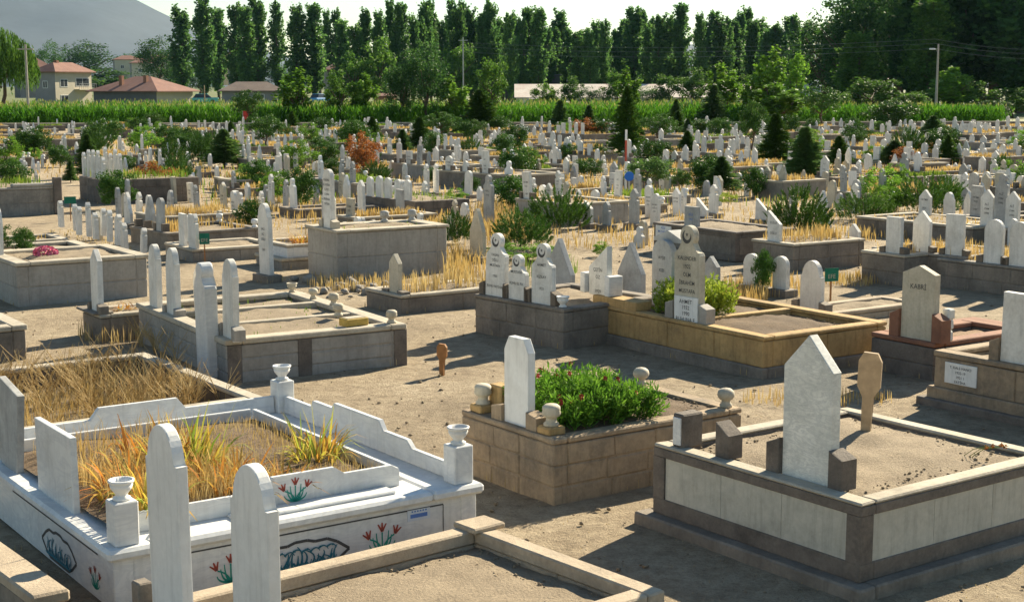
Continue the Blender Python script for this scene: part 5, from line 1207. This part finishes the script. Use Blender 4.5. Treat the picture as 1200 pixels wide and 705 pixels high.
for t, n, h, k in ((T27, 900, .22, 'gold'), (T19, 500, .3, 'gold'), (T20, 300, .2, 'gold'), (T20b, 700, .2, 'gold'), (T21, 700, .24, 'gold'), (T22, 500, .12, 'gold'), (T23, 400, .2, 'gold'), (T25, 700, .3, 'weed'), (T26, 700, .3, 'weed'), (T13, 420, .3, 'straw'), (T28b, 120, .12, 'weed'), (T29, 300, .2, 'weed'), (T7, 260, .08, 'weed'), (T11, 120, .08, 'weed'), (T12, 150, .15, 'gold')):
    sow(k, bed_points(t, n), h)
def bedpts(t, x0, x1, y0, y1, n, z):
    x, y = RNG.uniform(x0, x1, n), RNG.uniform(y0, y1, n); c, s = math.cos(t.a), math.sin(t.a); return np.c_[t.o[0] + c * x - s * y, t.o[1] + s * x + c * y, np.full(n, z)]
sow('straw', bedpts(T3, .3, 1.5, .4, 1.8, 3400, .49), .2, .6, 2.4); sow('straw', bedpts(T3, 1.3, 2.35, .4, 2.7, 2600, .49), .11, .6, 2.5); sow('gold', bedpts(T3, .3, 1.5, .5, 2.7, 1500, .49), .28, .8, 1.8)
sow('straw', bedpts(T6, .3, 3.0, .2, 2.5, 2600, .04), .16, .6, 2.4); sow('gold', bedpts(T6, .2, 2.7, .2, 2.3, 2600, .04), .26, .7, 2.0); sow('straw', bedpts(T6, 2.2, 3.2, 1.0, 3.0, 500, .04), .4, .7, 2.0)
B = bedpts(T6, -1.5, 3.6, -.5, 3.4, 500, 0); B = B[~inside_any(B, .02)]; sow('straw', B, .25)
B = ell(130, 395, 40, 8, 240); B = B[~inside_any(B, .02)]; sow('straw', B, .25)
B = ell(420, 335, 60, 8, 400); B = B[~inside_any(B, .02)]; sow('straw', B, .2)
for _ in range(3):
    B = ell(720, 238, 500, 56, 4200); B = B[~inside_any(B, .02)]; sow('gold', B, .26)
B = np.c_[RNG.uniform(-8, 9, 2600), 9 + 18 * RNG.uniform(0, 1, 2600) ** 1.4, np.full(2600, .004)]; B[:, 0] *= B[:, 1] / 25 + .2; B = B[~inside_any(B, .02)]
GR['straw'].append((B, rnd(2 * len(B)).reshape(-1, 2) * .09, np.full(len(B), .012), np.full(len(B), .0035)))
q = []
for f in FOOT[:46]:      # weeds hugging the foot of the nearer walls
    for _ in range(26):
        e = random.choice((-1, 1)); lx, ly = (e * (f[2] + .05), random.uniform(-f[3], f[3])) if random.random() < .5 else (random.uniform(-f[2], f[2]), e * (f[3] + .05)); c_, s_ = math.cos(f[4]), math.sin(f[4]); q.append((f[0] + lx * c_ - ly * s_, f[1] + lx * s_ + ly * c_, 0.0))
q = np.array(q); q = q[~inside_any(q, .01)]; sow('straw', q, .09, .8, 1.6)
# dry branching weed stalks along T6 and T7
def stalks(label, pts, h, n=9):
    bm = bmesh.new()
    for (x, y, z) in pts:
        for _ in range(n):
            a = random.uniform(0, 6.28); l = h * random.uniform(.5, 1.1); k = random.uniform(.2, .7); q = [(x, y, z), (x + k * l * .4 * math.cos(a), y + k * l * .4 * math.sin(a), z + l * .55), (x + k * l * math.cos(a + .4), y + k * l * math.sin(a + .4), z + l)]
            tube(bm, q, .0045, 4, .5)
            for s in range(2):
                b = a + random.uniform(-1.5, 1.5); tube(bm, [q[1], (q[1][0] + .14 * math.cos(b), q[1][1] + .14 * math.sin(b), q[1][2] + .13)], .003, 4, .4)
    return tag(mk('dry_stalks', bm, M['straw']), label, 'dry weeds', None, 'stuff')
stalks('bare branching dry stalks rising from the straw-filled sunken plot', [tuple(T6.at(random.uniform(1.2, 3.3), random.uniform(.4, 3.1), .03)) for _ in range(60)], .55)
stalks('bare dry stalks against the pale grey double plot', [tuple(T7.at(-.15, random.uniform(.3, 3.2), 0)) for _ in range(6)], .45, 7)
for k, nm, lb in (('gold', 'dry_grass', 'golden dry grass filling plots and gaps between the graves'), ('weed', 'green_weeds', 'low green weeds scattered over the graves'), ('straw', 'dry_weeds', 'tangled brown straw weeds on the nearer neglected plots')):
    B, D, h_, w_ = (np.concatenate([g[i] for g in GR[k]]) for i in range(4))
    tag(link(nm, bladecards(nm, B, D, h_, w_, M[k])), lb, 'grass', None, 'stuff')
# ------------------------------------------------------------------ pebbles and clods
def clods(name, pts, r0, r1, mat, label):
    t = (1 + 5 ** .5) / 2; bm = bmesh.new(); bmesh.ops.create_icosphere(bm, subdivisions=1, radius=1); bv = np.array([v.co[:] for v in bm.verts]); bf = np.array([[v.index for v in f.verts] for f in bm.faces]); bm.free()
    n = len(pts); rad = r0 + (r1 - r0) * RNG.uniform(0, 1, n) ** 3; V = bv[None] * (1 + .35 * RNG.uniform(-1, 1, (n, len(bv), 1))) * rad[:, None, None] * RNG.uniform(.6, 1.2, (n, 1, 3)) * np.array([1, 1, .7]) + np.asarray(pts)[:, None, :]
    Lp = (bf[None] + (np.arange(n) * len(bv))[:, None, None]).ravel(); me = npmesh(name, V.reshape(-1, 3), Lp, np.arange(n * len(bf)) * 3, None); me.materials.append(mat)
    return tag(link(name, me), label, 'pebbles', None, 'stuff')
pts = []
for _ in range(3000):
    d = 9 + 24 * random.random() ** 1.5; pts.append((random.uniform(-.37, .37) * d, d, .0))
pts = np.array(pts); pts = pts[~inside_any(pts, .05)]
clods('pebbles', pts, .004, .026, M['soil'], 'loose pebbles and clods strewn on the bare dirt between plots')
pts = np.concatenate([bedpts(T1, .2, 2.1, .2, 1.95, 800, .63), bedpts(T4, .15, 2.45, .15, 1.75, 1300, .19), bedpts(T15, .2, 1.95, .2, 1.5, 700, .42), bedpts(T8, .2, 1.95, .2, 1.8, 300, .66), bedpts(T2, 1.5, 2.0, .2, 1.25, 160, .54)])
clods('soil_clods', pts, .004, .017, M['soil'], 'crumbly earth clods covering the bare grave beds')
# rubble by T11
rp = [P(random.gauss(410, 30), random.gauss(337, 5), .03) for _ in range(34)]
rp = np.array([tuple(q) for q in rp]); rp = rp[~inside_any(rp, .02)]; clods('rubble', rp, .05, .2, M['grey2'], 'heap of grey rubble stones beside the tallest grey plot')

# ------------------------------------------------------------------ ground
m, nt, b, out = newmat('dry_dirt'); pos = N(nt, 'ShaderNodeNewGeometry').outputs['Position']
n1, n2, n3 = noise(nt, pos, .55, 6, .65), noise(nt, pos, 6, 6, .7), noise(nt, pos, 38, 5, .75)
c = ramp(nt, [(.3, (.31, .245, .165)), (.5, (.43, .345, .235)), (.72, (.52, .43, .305))], n1.outputs[0]).outputs[0]
c = mixc(nt, 1.0, c, ramp(nt, [(.32, (.62, .6, .58)), (.6, (1, 1, 1))], n2.outputs[0]).outputs[0], 'MULTIPLY')
c = mixc(nt, 1.0, c, ramp(nt, [(.32, (.62, .60, .58)), (.5, (1, 1, 1))], n3.outputs[0]).outputs[0], 'MULTIPLY')
nt.links.new(c, b.inputs['Base Color']); b.inputs['Roughness'].default_value = .95
bp = N(nt, 'ShaderNodeBump'); bp.inputs['Strength'].default_value = 1.0; bp.inputs['Distance'].default_value = .05
ad = N(nt, 'ShaderNodeMath', operation='ADD'); nt.links.new(n2.outputs[0], ad.inputs[0]); nt.links.new(n3.outputs[0], ad.inputs[1]); nt.links.new(ad.outputs[0], bp.inputs['Height']); nt.links.new(bp.outputs[0], b.inputs['Normal'])
M['dirt'] = m
from mathutils import noise as mn
V, Fc = [], []; xs = np.concatenate([[-9000, -2500, -600, -150, -60], np.arange(-30, 30.1, .5), [60, 150, 600, 2500, 9000]]); ys = np.concatenate([[-200, -20], np.arange(4, 60, .5), [70, 90, 120, 200, 400, 1000, 3000, 9000]])
for y in ys:
    for x in xs: V.append((x, y, .03 * (mn.noise((x * .35, y * .35, 0)) + .4 * mn.noise((x * 1.3, y * 1.3, 5))) - .015 if abs(x) < 31 and 3 < y < 61 else 0.0))
nx = len(xs)
for j in range(len(ys) - 1):
    for i in range(nx - 1): a = j * nx + i; Fc.append((a, a + 1, a + nx + 1, a + nx))
tag(pymesh('ground', V, Fc, M['dirt'], None, True), 'bare dry dirt ground of the cemetery', None, None, 'structure')
M['field'] = stone('field_ground', (.16, .17, .06), (.09, .12, .035), .05, (.2, .16, .08), .4)
pymesh_f = pymesh('far_field', [(-400, 142, .004), (400, 142, .004), (3000, 3400, .004), (-3000, 3400, .004)], [(0, 1, 2, 3)], M['field']); tag(pymesh_f, 'green farm land beyond the cemetery wall', None, None, 'structure')
# ------------------------------------------------------------------ boundary wall
wl = empty('boundary_wall', (0, 0, 0)); tag(wl, 'low stone boundary wall running along the far edge of the cemetery', 'wall')
def wall_y(x): return 120 + (x + 55) * .075
bm = bmesh.new(); bm2 = bmesh.new()
for i in range(40):
    x0, x1 = -60 + i * 3.1, -60 + (i + 1) * 3.1 - .01
    for b_, za, zb, e in ((bm, -.1, .36, 0.0), (bm2, .362, .44, .05)):
        y0, y1 = wall_y(x0), wall_y(x1); vs = [b_.verts.new(q) for q in ((x0, y0 - .15 - e, za), (x1, y1 - .15 - e, za), (x1, y1 + .15 + e, za), (x0, y0 + .15 + e, za), (x0, y0 - .15 - e, zb), (x1, y1 - .15 - e, zb), (x1, y1 + .15 + e, zb), (x0, y0 + .15 + e, zb))]
        for q in ((3, 2, 1, 0), (4, 5, 6, 7), (0, 1, 5, 4), (1, 2, 6, 5), (2, 3, 7, 6), (3, 0, 4, 7)): b_.faces.new([vs[k] for k in q])
mk('masonry', bm, M['dark2'], wl); mk('coping', bm2, M['cop'], wl)
# ------------------------------------------------------------------ corn
random.seed(4)
n = 8600; X = RNG.uniform(-58, 44, n); Y = np.where(RNG.uniform(0, 1, n) < .5, RNG.uniform(2.5, 8, n), 2.5 + 60 * RNG.uniform(0, 1, n) ** 1.3); Y = 120 + (X + 55) * .075 + Y
hh = RNG.uniform(1.5, 1.82, n)
C, A, S, TC = [], [], [], []
for k in range(9):
    t = RNG.uniform(.15, .95, n); a = RNG.uniform(0, 6.28, n); C.append(np.c_[X + .16 * np.cos(a), Y + .16 * np.sin(a), hh * t]); A.append(np.c_[np.cos(a) * .5, np.sin(a) * .5, np.full(n, 1.0)]); S.append(RNG.uniform(.24, .42, n))
C, A, S = np.concatenate(C), np.concatenate(A), np.concatenate(S)
co = link('corn_field', leafcards('corn_field', C, S, M['corn'], 1.9, A, .16)); tag(co, 'tall green corn field behind the boundary wall', 'corn', None, 'stuff')
T_ = np.c_[X, Y, hh + .06]; T_ = T_[RNG.uniform(0, 1, n) < np.where(Y > 120 + (X + 55) * .075 + 7, .8, .05)]
tag(link('corn_tassels', leafcards('corn_tassels', T_, RNG.uniform(.12, .22, len(T_)), M['tassel'], 2.2, np.tile([0, 0, 1.0], (len(T_), 1)), .3)), 'pale tassels over the top of the corn field', 'corn', None, 'stuff')
# ------------------------------------------------------------------ houses
def house(label, p, ang, Lx, Ly, hw, rise, mats, ov=.5, ridge='hip', windows=(), chim=(), name='house', roofm='roof'):
    """near corner at p; Lx along the right face, Ly along the left face; windows = (side, along, z, w, h)"""
    o = empty(name, p, R(ang)); bm = bmesh.new(); box(bm, 0, Lx, 0, Ly, -.5, hw); mk('wall', bm, M[mats[0]], o)
    if mats[1] != mats[0]: bm = bmesh.new(); box(bm, -.03, -.004, 0, Ly, -.5, hw - .01); mk('side_wall', bm, M[mats[1]], o)  # thin darker sheet on the left face, partly shade put into colour
    bm = bmesh.new(); z = hw; v = [bm.verts.new(q) for q in ((-ov, -ov, z), (Lx + ov, -ov, z), (Lx + ov, Ly + ov, z), (-ov, Ly + ov, z), (-ov, -ov, z + .15), (Lx + ov, -ov, z + .15), (Lx + ov, Ly + ov, z + .15), (-ov, Ly + ov, z + .15))]
    if Lx >= Ly: q = min(Ly / 2, Lx / 2 - .3); r0, r1 = bm.verts.new((q, Ly / 2, z + rise)), bm.verts.new((Lx - q, Ly / 2, z + rise))
    else: q = min(Lx / 2, Ly / 2 - .3); r0, r1 = bm.verts.new((Lx / 2, q, z + rise)), bm.verts.new((Lx / 2, Ly - q, z + rise))
    for f in ((3, 2, 1, 0), (0, 1, 5, 4), (1, 2, 6, 5), (2, 3, 7, 6), (3, 0, 4, 7)): bm.faces.new([v[k] for k in f])
    if Lx >= Ly:
        for f in ((v[4], v[5], r1, r0), (v[5], v[6], r1), (v[6], v[7], r0, r1), (v[7], v[4], r0)): bm.faces.new(f)
    else:
        for f in ((v[4], v[5], r0), (v[5], v[6], r1, r0), (v[6], v[7], r1), (v[7], v[4], r0, r1)): bm.faces.new(f)
    rf = mk('roof', bm, M[roofm], o)
    for (x, y, h_) in chim: bm = bmesh.new(); box(bm, x - .3, x + .3, y - .3, y + .3, hw + .2, hw + h_); mk('chimney', bm, M['red'], rf)
    for (sd, a_, zz, w_, h_) in windows:
        bm = bmesh.new()
        if sd == 'r': box(bm, a_, a_ + w_, -.05, .02, zz, zz + h_)
        else: box(bm, -.08, .02, a_, a_ + w_, zz, zz + h_)
        wo = mk('window', bm, M['white'], o); bm = bmesh.new()
        for k in (0, 1):
            if sd == 'r': box(bm, a_ + .08 + k * (w_ - .1) / 2, a_ + (k + 1) * (w_ - .1) / 2, -.056, -.052, zz + .08, zz + h_ - .08)
            else: box(bm, -.086, -.082, a_ + .08 + k * (w_ - .1) / 2, a_ + (k + 1) * (w_ - .1) / 2, zz + .08, zz + h_ - .08)
        mk('pane', bm, M['glass'], wo)
    return tag(o, label, 'house')
h1 = house('two-storey house with cream front, shade-grey side and red hip roof at the left', PD(66, 125, 245), 66, 9.0, 4.3, 5.6, 1.7, ('hwall', 'hgrey'), .6, windows=(('r', 1.2, 3.2, 1.8, 1.3), ('r', 5.0, 3.3, 3.4, 1.4), ('r', 1.2, .6, 1.8, 1.3), ('l', 1.6, 3.0, 1.0, 1.2)), chim=((3, 2.2, 2.0),))
bm = bmesh.new(); box(bm, 4.6, 9.0, -1.1, -.01, 2.7, 2.85); bl_ = mk('balcony', bm, M['hwall'], h1); bm = bmesh.new()
for k in range(9): box(bm, 4.63 + k * .53, 4.68 + k * .53, -1.08, -1.04, 2.85, 3.7)
box(bm, 4.6, 9.0, -1.09, -1.03, 3.7, 3.76); mk('railing', bm, M['metal'], bl_)
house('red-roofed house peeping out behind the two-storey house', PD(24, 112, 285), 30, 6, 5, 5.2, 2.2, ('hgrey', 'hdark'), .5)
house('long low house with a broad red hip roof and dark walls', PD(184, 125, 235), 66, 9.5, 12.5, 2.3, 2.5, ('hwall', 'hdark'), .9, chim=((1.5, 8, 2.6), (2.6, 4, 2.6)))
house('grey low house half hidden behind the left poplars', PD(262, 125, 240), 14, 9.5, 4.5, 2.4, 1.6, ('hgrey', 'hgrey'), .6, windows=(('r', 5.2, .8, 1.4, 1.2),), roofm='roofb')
house('pale house roof showing between the twin lighter poplars', PD(385, 112, 300), 14, 8, 7, 5.0, 2.4, ('hgrey', 'hgrey'), .6)
for i, (px, py, Y, w, hh_) in enumerate(((135, 80, 520, 9, 4), (155, 84, 480, 8, 3.5), (258, 84, 430, 10, 4.5), (272, 88, 420, 9, 4), (178, 78, 540, 10, 4))):
    q = PD(px, py + 14, Y); house(('small pale house on the far slope, leftmost', 'small far house left of the full dark tree', 'far pale house seen between poplars, upper one', 'far pale house seen between poplars, lower one', 'small far house behind the full dark tree')[i], q, 20, w, 6, hh_ + 3, 1.6, ('hwall', 'hgrey'), .4, windows=(('r', 2, hh_, 1.2, 1.2), ('r', 5, hh_, 1.2, 1.2)))
def shed(label, p0, p1, h, depth, mat, roofm, rise=.6, name='shed'):
    d = Vector((p1[0] - p0[0], p1[1] - p0[1], 0)); l = d.length; o = empty(name, (p0[0], p0[1], 0), math.atan2(d.y, d.x)); bm = bmesh.new(); box(bm, 0, l, 0, depth, -.3, h); mk('wall', bm, M[mat], o)
    bm = bmesh.new(); prism(bm, [(depth + .3, h), (depth / 2, h + rise), (-.3, h), (-.3, h - .08), (depth + .3, h - .08)], -.3, l + .3); mk('roof', bm, M[roofm], o)
    return tag(o, label, 'shed'), l
M['shedw'] = stone('pale_shed_wall', (.80, .76, .68), (.68, .63, .54), .35, (.5, .42, .34), .4)
M['shedr'] = stone('shed_roof', (.62, .57, .50), (.50, .44, .38), .3, (.42, .24, .2), .8)
s1, l1 = shed('long pale low shed stretching behind the corn, right of centre', PD(605, 124, 235), PD(795, 124, 235), 1.6, 15, 'shedw', 'shedr', 2.1)
for k in range(7): bm = bmesh.new(); box(bm, 2 + k * 3.9, 3.2 + k * 3.9, -.05, .02, .5, 1.3); mk('window', bm, M['glass'], s1)
s2, l2 = shed('second pale low shed glimpsed between the bright young trees', PD(798, 124, 235), PD(966, 124, 235), 1.6, 15, 'shedw', 'shedr', 2.1)
for k in range(5): bm = bmesh.new(); box(bm, 2 + k * 4.6, 3.2 + k * 4.6, -.05, .02, .5, 1.3); mk('window', bm, M['glass'], s2)
shed('dark flat-roofed open shed at the left end of the long pale one', PD(592, 124, 275), PD(656, 124, 275), 5.4, 5, 'hdark', 'hdark', .1)
shed('small grey hut behind the corn below the long pale shed', PD(622, 124, 222), PD(656, 124, 222), 1.5, 3, 'hgrey', 'hgrey', .1, 'hut')
shed('low white slab building at the corn edge below the long pale shed', PD(657, 124, 222), PD(692, 124, 222), .95, 2, 'shedw', 'shedw', .1, 'hut')
shed('reddish brick hut behind the corn left of the big leafy clump', PD(438, 124, 225), PD(462, 124, 225), 1.9, 3, 'red', 'roof', .4, 'hut')
# ------------------------------------------------------------------ vehicles parked behind the corn
def car(label, p, ang, mat):
    o = empty('parked_car', p, R(ang)); bm = bmesh.new()
    prism(bm, [(-.85, .35), (.85, .35), (.85, .85), (.8, .95), (-.8, .95), (-.85, .85)][::1], -2.1, 2.1, .05); mk('body', bm, mat, o)
    bm = bmesh.new(); v0 = [(-1.7, -.78, .94), (1.1, -.78, .94), (1.1, .78, .94), (-1.7, .78, .94)]; v1 = [(-1.3, -.62, 1.5), (.45, -.62, 1.5), (.45, .62, 1.5), (-1.3, .62, 1.5)]; A = [bm.verts.new(q) for q in v0]; B = [bm.verts.new(q) for q in v1]
    for i in range(4): bm.faces.new((A[i], A[(i + 1) % 4], B[(i + 1) % 4], B[i]))
    bm.faces.new(B); mk('cabin', bm, M['glass'], o)
    bm = bmesh.new(); box(bm, -1.32, .47, -.64, .64, 1.5, 1.56, .02); mk('roof', bm, mat, o)
    for x in (-1.3, 1.3):
        for y in (-.8, .8):
            bm = bmesh.new(); tube(bm, [(x, y - .1, .33), (x, y + .1, .33)], .33, 16); mk('wheel', bm, M['glass'], o)
    tag(o, label, 'car', 'cars parked behind the corn')
car('teal car roof showing above the corn at the grey house', PD(240, 122, 228), 8, plain('teal_car_paint', (.10, .42, .42), .3, .1))
car('bright blue car showing above the corn left of the leafy trees', PD(376, 122, 228), 60, plain('blue_car_paint', (.06, .28, .60), .3, .1))
# ------------------------------------------------------------------ poles and wires
q = P(1096, 141, 0); lp = empty('street_lamp', q); hl = height_at(q, 52); bm = bmesh.new(); tube(bm, [(0, 0, 0), (0, 0, hl)], .16, 8, .55); mk('post', bm, M['polew'], lp)
bm = bmesh.new(); tube(bm, [(0, 0, hl - .9), (-.3, -.2, hl - .5), (-.75, -.4, hl - .45)], .05, 6); mk('arm', bm, M['metal'], lp)
bm = bmesh.new(); box(bm, -1.0, -.45, -.55, -.25, hl - .56, hl - .4, .05); mk('lamp_head', bm, M['white'], lp); tag(lp, 'tall pale street lamp post before the dark right-hand wood', 'street lamp')
UP = []
for px, py, top, lab, r, mt in ((34, 145, 52, 'pale concrete utility pole at the left edge by the willow', .15, 'polew'), (543, 126, 44, 'slim metal utility pole standing at the corn behind the leafy clump', .12, 'metal'), (240, 122, 100, 'short wooden pole by the teal car', .1, 'wood2')):
    q = P(px, py, 0) if py > 130 else PD(px, py, 225); q.z = 0; o = empty('utility_pole', q); hh_ = height_at(q, top); bm = bmesh.new(); tube(bm, [(0, 0, 0), (0, 0, hh_)], r, 8, .7); mk('post', bm, M[mt], o)
    if hh_ > 6: bm = bmesh.new(); box(bm, -.7, .7, -.06, .06, hh_ - .5, hh_ - .38); mk('crossarm', bm, M[mt], o)
    tag(o, lab, 'utility pole'); UP.append((q, hh_))
for k, (dy, lab) in enumerate(((0, 'uppermost power line crossing in front of the dark wood'), (5, 'middle power line crossing in front of the dark wood'), (11, 'lowest power line crossing in front of the dark wood'))):
    a_, b_, c_ = PD(543, 50 + dy, 200), PD(1096, 46 + dy, 150), PD(1330, 52 + dy, 140); pts = []
    for u, v in ((a_, b_), (b_, c_)):
        for i in range(17): t = i / 16; q = u.lerp(v, t); q.z -= 1.1 * 4 * t * (1 - t) * .7; pts.append(q)
    bm = bmesh.new(); tube(bm, [p for i, p in enumerate(pts) if i != 17], .012, 4); tag(mk('power_line', bm, M['wire']), lab, 'cable', 'power lines')
# ------------------------------------------------------------------ mountains
M['mount'] = stone('haze_blue_hillside', (.058, .075, .092), (.042, .055, .066), .002, (.034, .048, .052), .5)  # aerial blue of the haze put into the slope colour
def ridge(name, label, D, prof, depth, seed):
    xs = np.linspace(-1300, 2400, 150); V, Fc = [], []; rows = 26
    for j in range(rows):
        t = j / (rows - 1)
        for x in xs:
            py = np.interp(x, *zip(*prof)); top = max(0, (100 - py) / F * D); Y = D - depth * (1 - t); s_ = t ** 1.15
            z = top * s_ * (1 + .10 * mn.noise((x * .012, t * 3, seed)) * (1 - t)) + 16 * mn.noise((x * .02, t * 6, seed + 4)) * math.sin(math.pi * t) + 5 * mn.noise((x * .06, t * 15, seed)) * t; V.append(((x - CX) / F * D, Y, z))
    n_ = len(xs)
    for j in range(rows - 1):
        for i in range(n_ - 1): a = j * n_ + i; Fc.append((a, a + 1, a + n_ + 1, a + n_))
    tag(pymesh(name, V, Fc, M['mount'], None, True), label, None, None, 'structure')
ridge('mountain', 'hazy blue mountain slope at the upper left', 5200, [(-1300, 20), (-500, -60), (-150, -48), (60, -36), (165, 0), (205, 20), (240, 38), (275, 50), (320, 62), (380, 72), (480, 80), (2400, 86)], 2200, 3)
ridge('hills', 'faint distant hills on the horizon', 4200, [(-1300, 78), (0, 82), (200, 84), (420, 76), (600, 66), (800, 52), (900, 56), (1100, 60), (2400, 60)], 1200, 9)
# ------------------------------------------------------------------ haze
m = bpy.data.materials.new('air'); m.use_nodes = True; nt = m.node_tree; nt.nodes.clear(); o_ = nt.nodes.new('ShaderNodeOutputMaterial'); v_ = nt.nodes.new('ShaderNodeVolumePrincipled')
v_.inputs['Color'].default_value = (.38, .66, 1.0, 1); v_.inputs['Density'].default_value = HAZE; v_.inputs['Anisotropy'].default_value = .2; nt.links.new(v_.outputs[0], o_.inputs['Volume'])
bm = bmesh.new(); box(bm, -9100, 9100, -300, 9100, -1.2, 640); hz = mk('haze', bm, m); tag(hz, 'pale blue summer haze over the plain', None, None, 'stuff')
# ------------------------------------------------------------------ daylight
SE, SA = R(31), math.atan2(.60, .80)
w = bpy.data.worlds.new('World'); scene.world = w; w.use_nodes = True; nt = w.node_tree
sk = nt.nodes.new('ShaderNodeTexSky'); sk.sky_type = 'NISHITA'; sk.sun_disc = False; sk.sun_elevation = SE; sk.sun_rotation = SA; sk.dust_density = .15; sk.air_density = 1.45; sk.ozone_density = 1.0; sk.altitude = 1000
bg = nt.nodes['Background']; mxs = mixc(nt, 1.0, sk.outputs[0], (.87, .95, .98), 'MULTIPLY'); nt.links.new(mxs, bg.inputs['Color']); bg.inputs['Strength'].default_value = SKY
sd = bpy.data.lights.new('sun', 'SUN'); sd.energy = SUN; sd.angle = R(.5); sd.color = (1.0, .875, .65); so_ = bpy.data.objects.new('sun', sd); COL.objects.link(so_)
S_ = Vector((math.sin(SA) * math.cos(SE), math.cos(SA) * math.cos(SE), math.sin(SE))); so_.rotation_euler = S_.to_track_quat('Z', 'Y').to_euler()
vs_ = scene.view_settings; vs_.view_transform = 'Standard'; vs_.look = 'None'; vs_.exposure = EXPO; vs_.gamma = 1.0
cy = scene.cycles; cy.max_bounces = 6; cy.diffuse_bounces = 3; cy.transparent_max_bounces = 6; cy.volume_bounces = 0
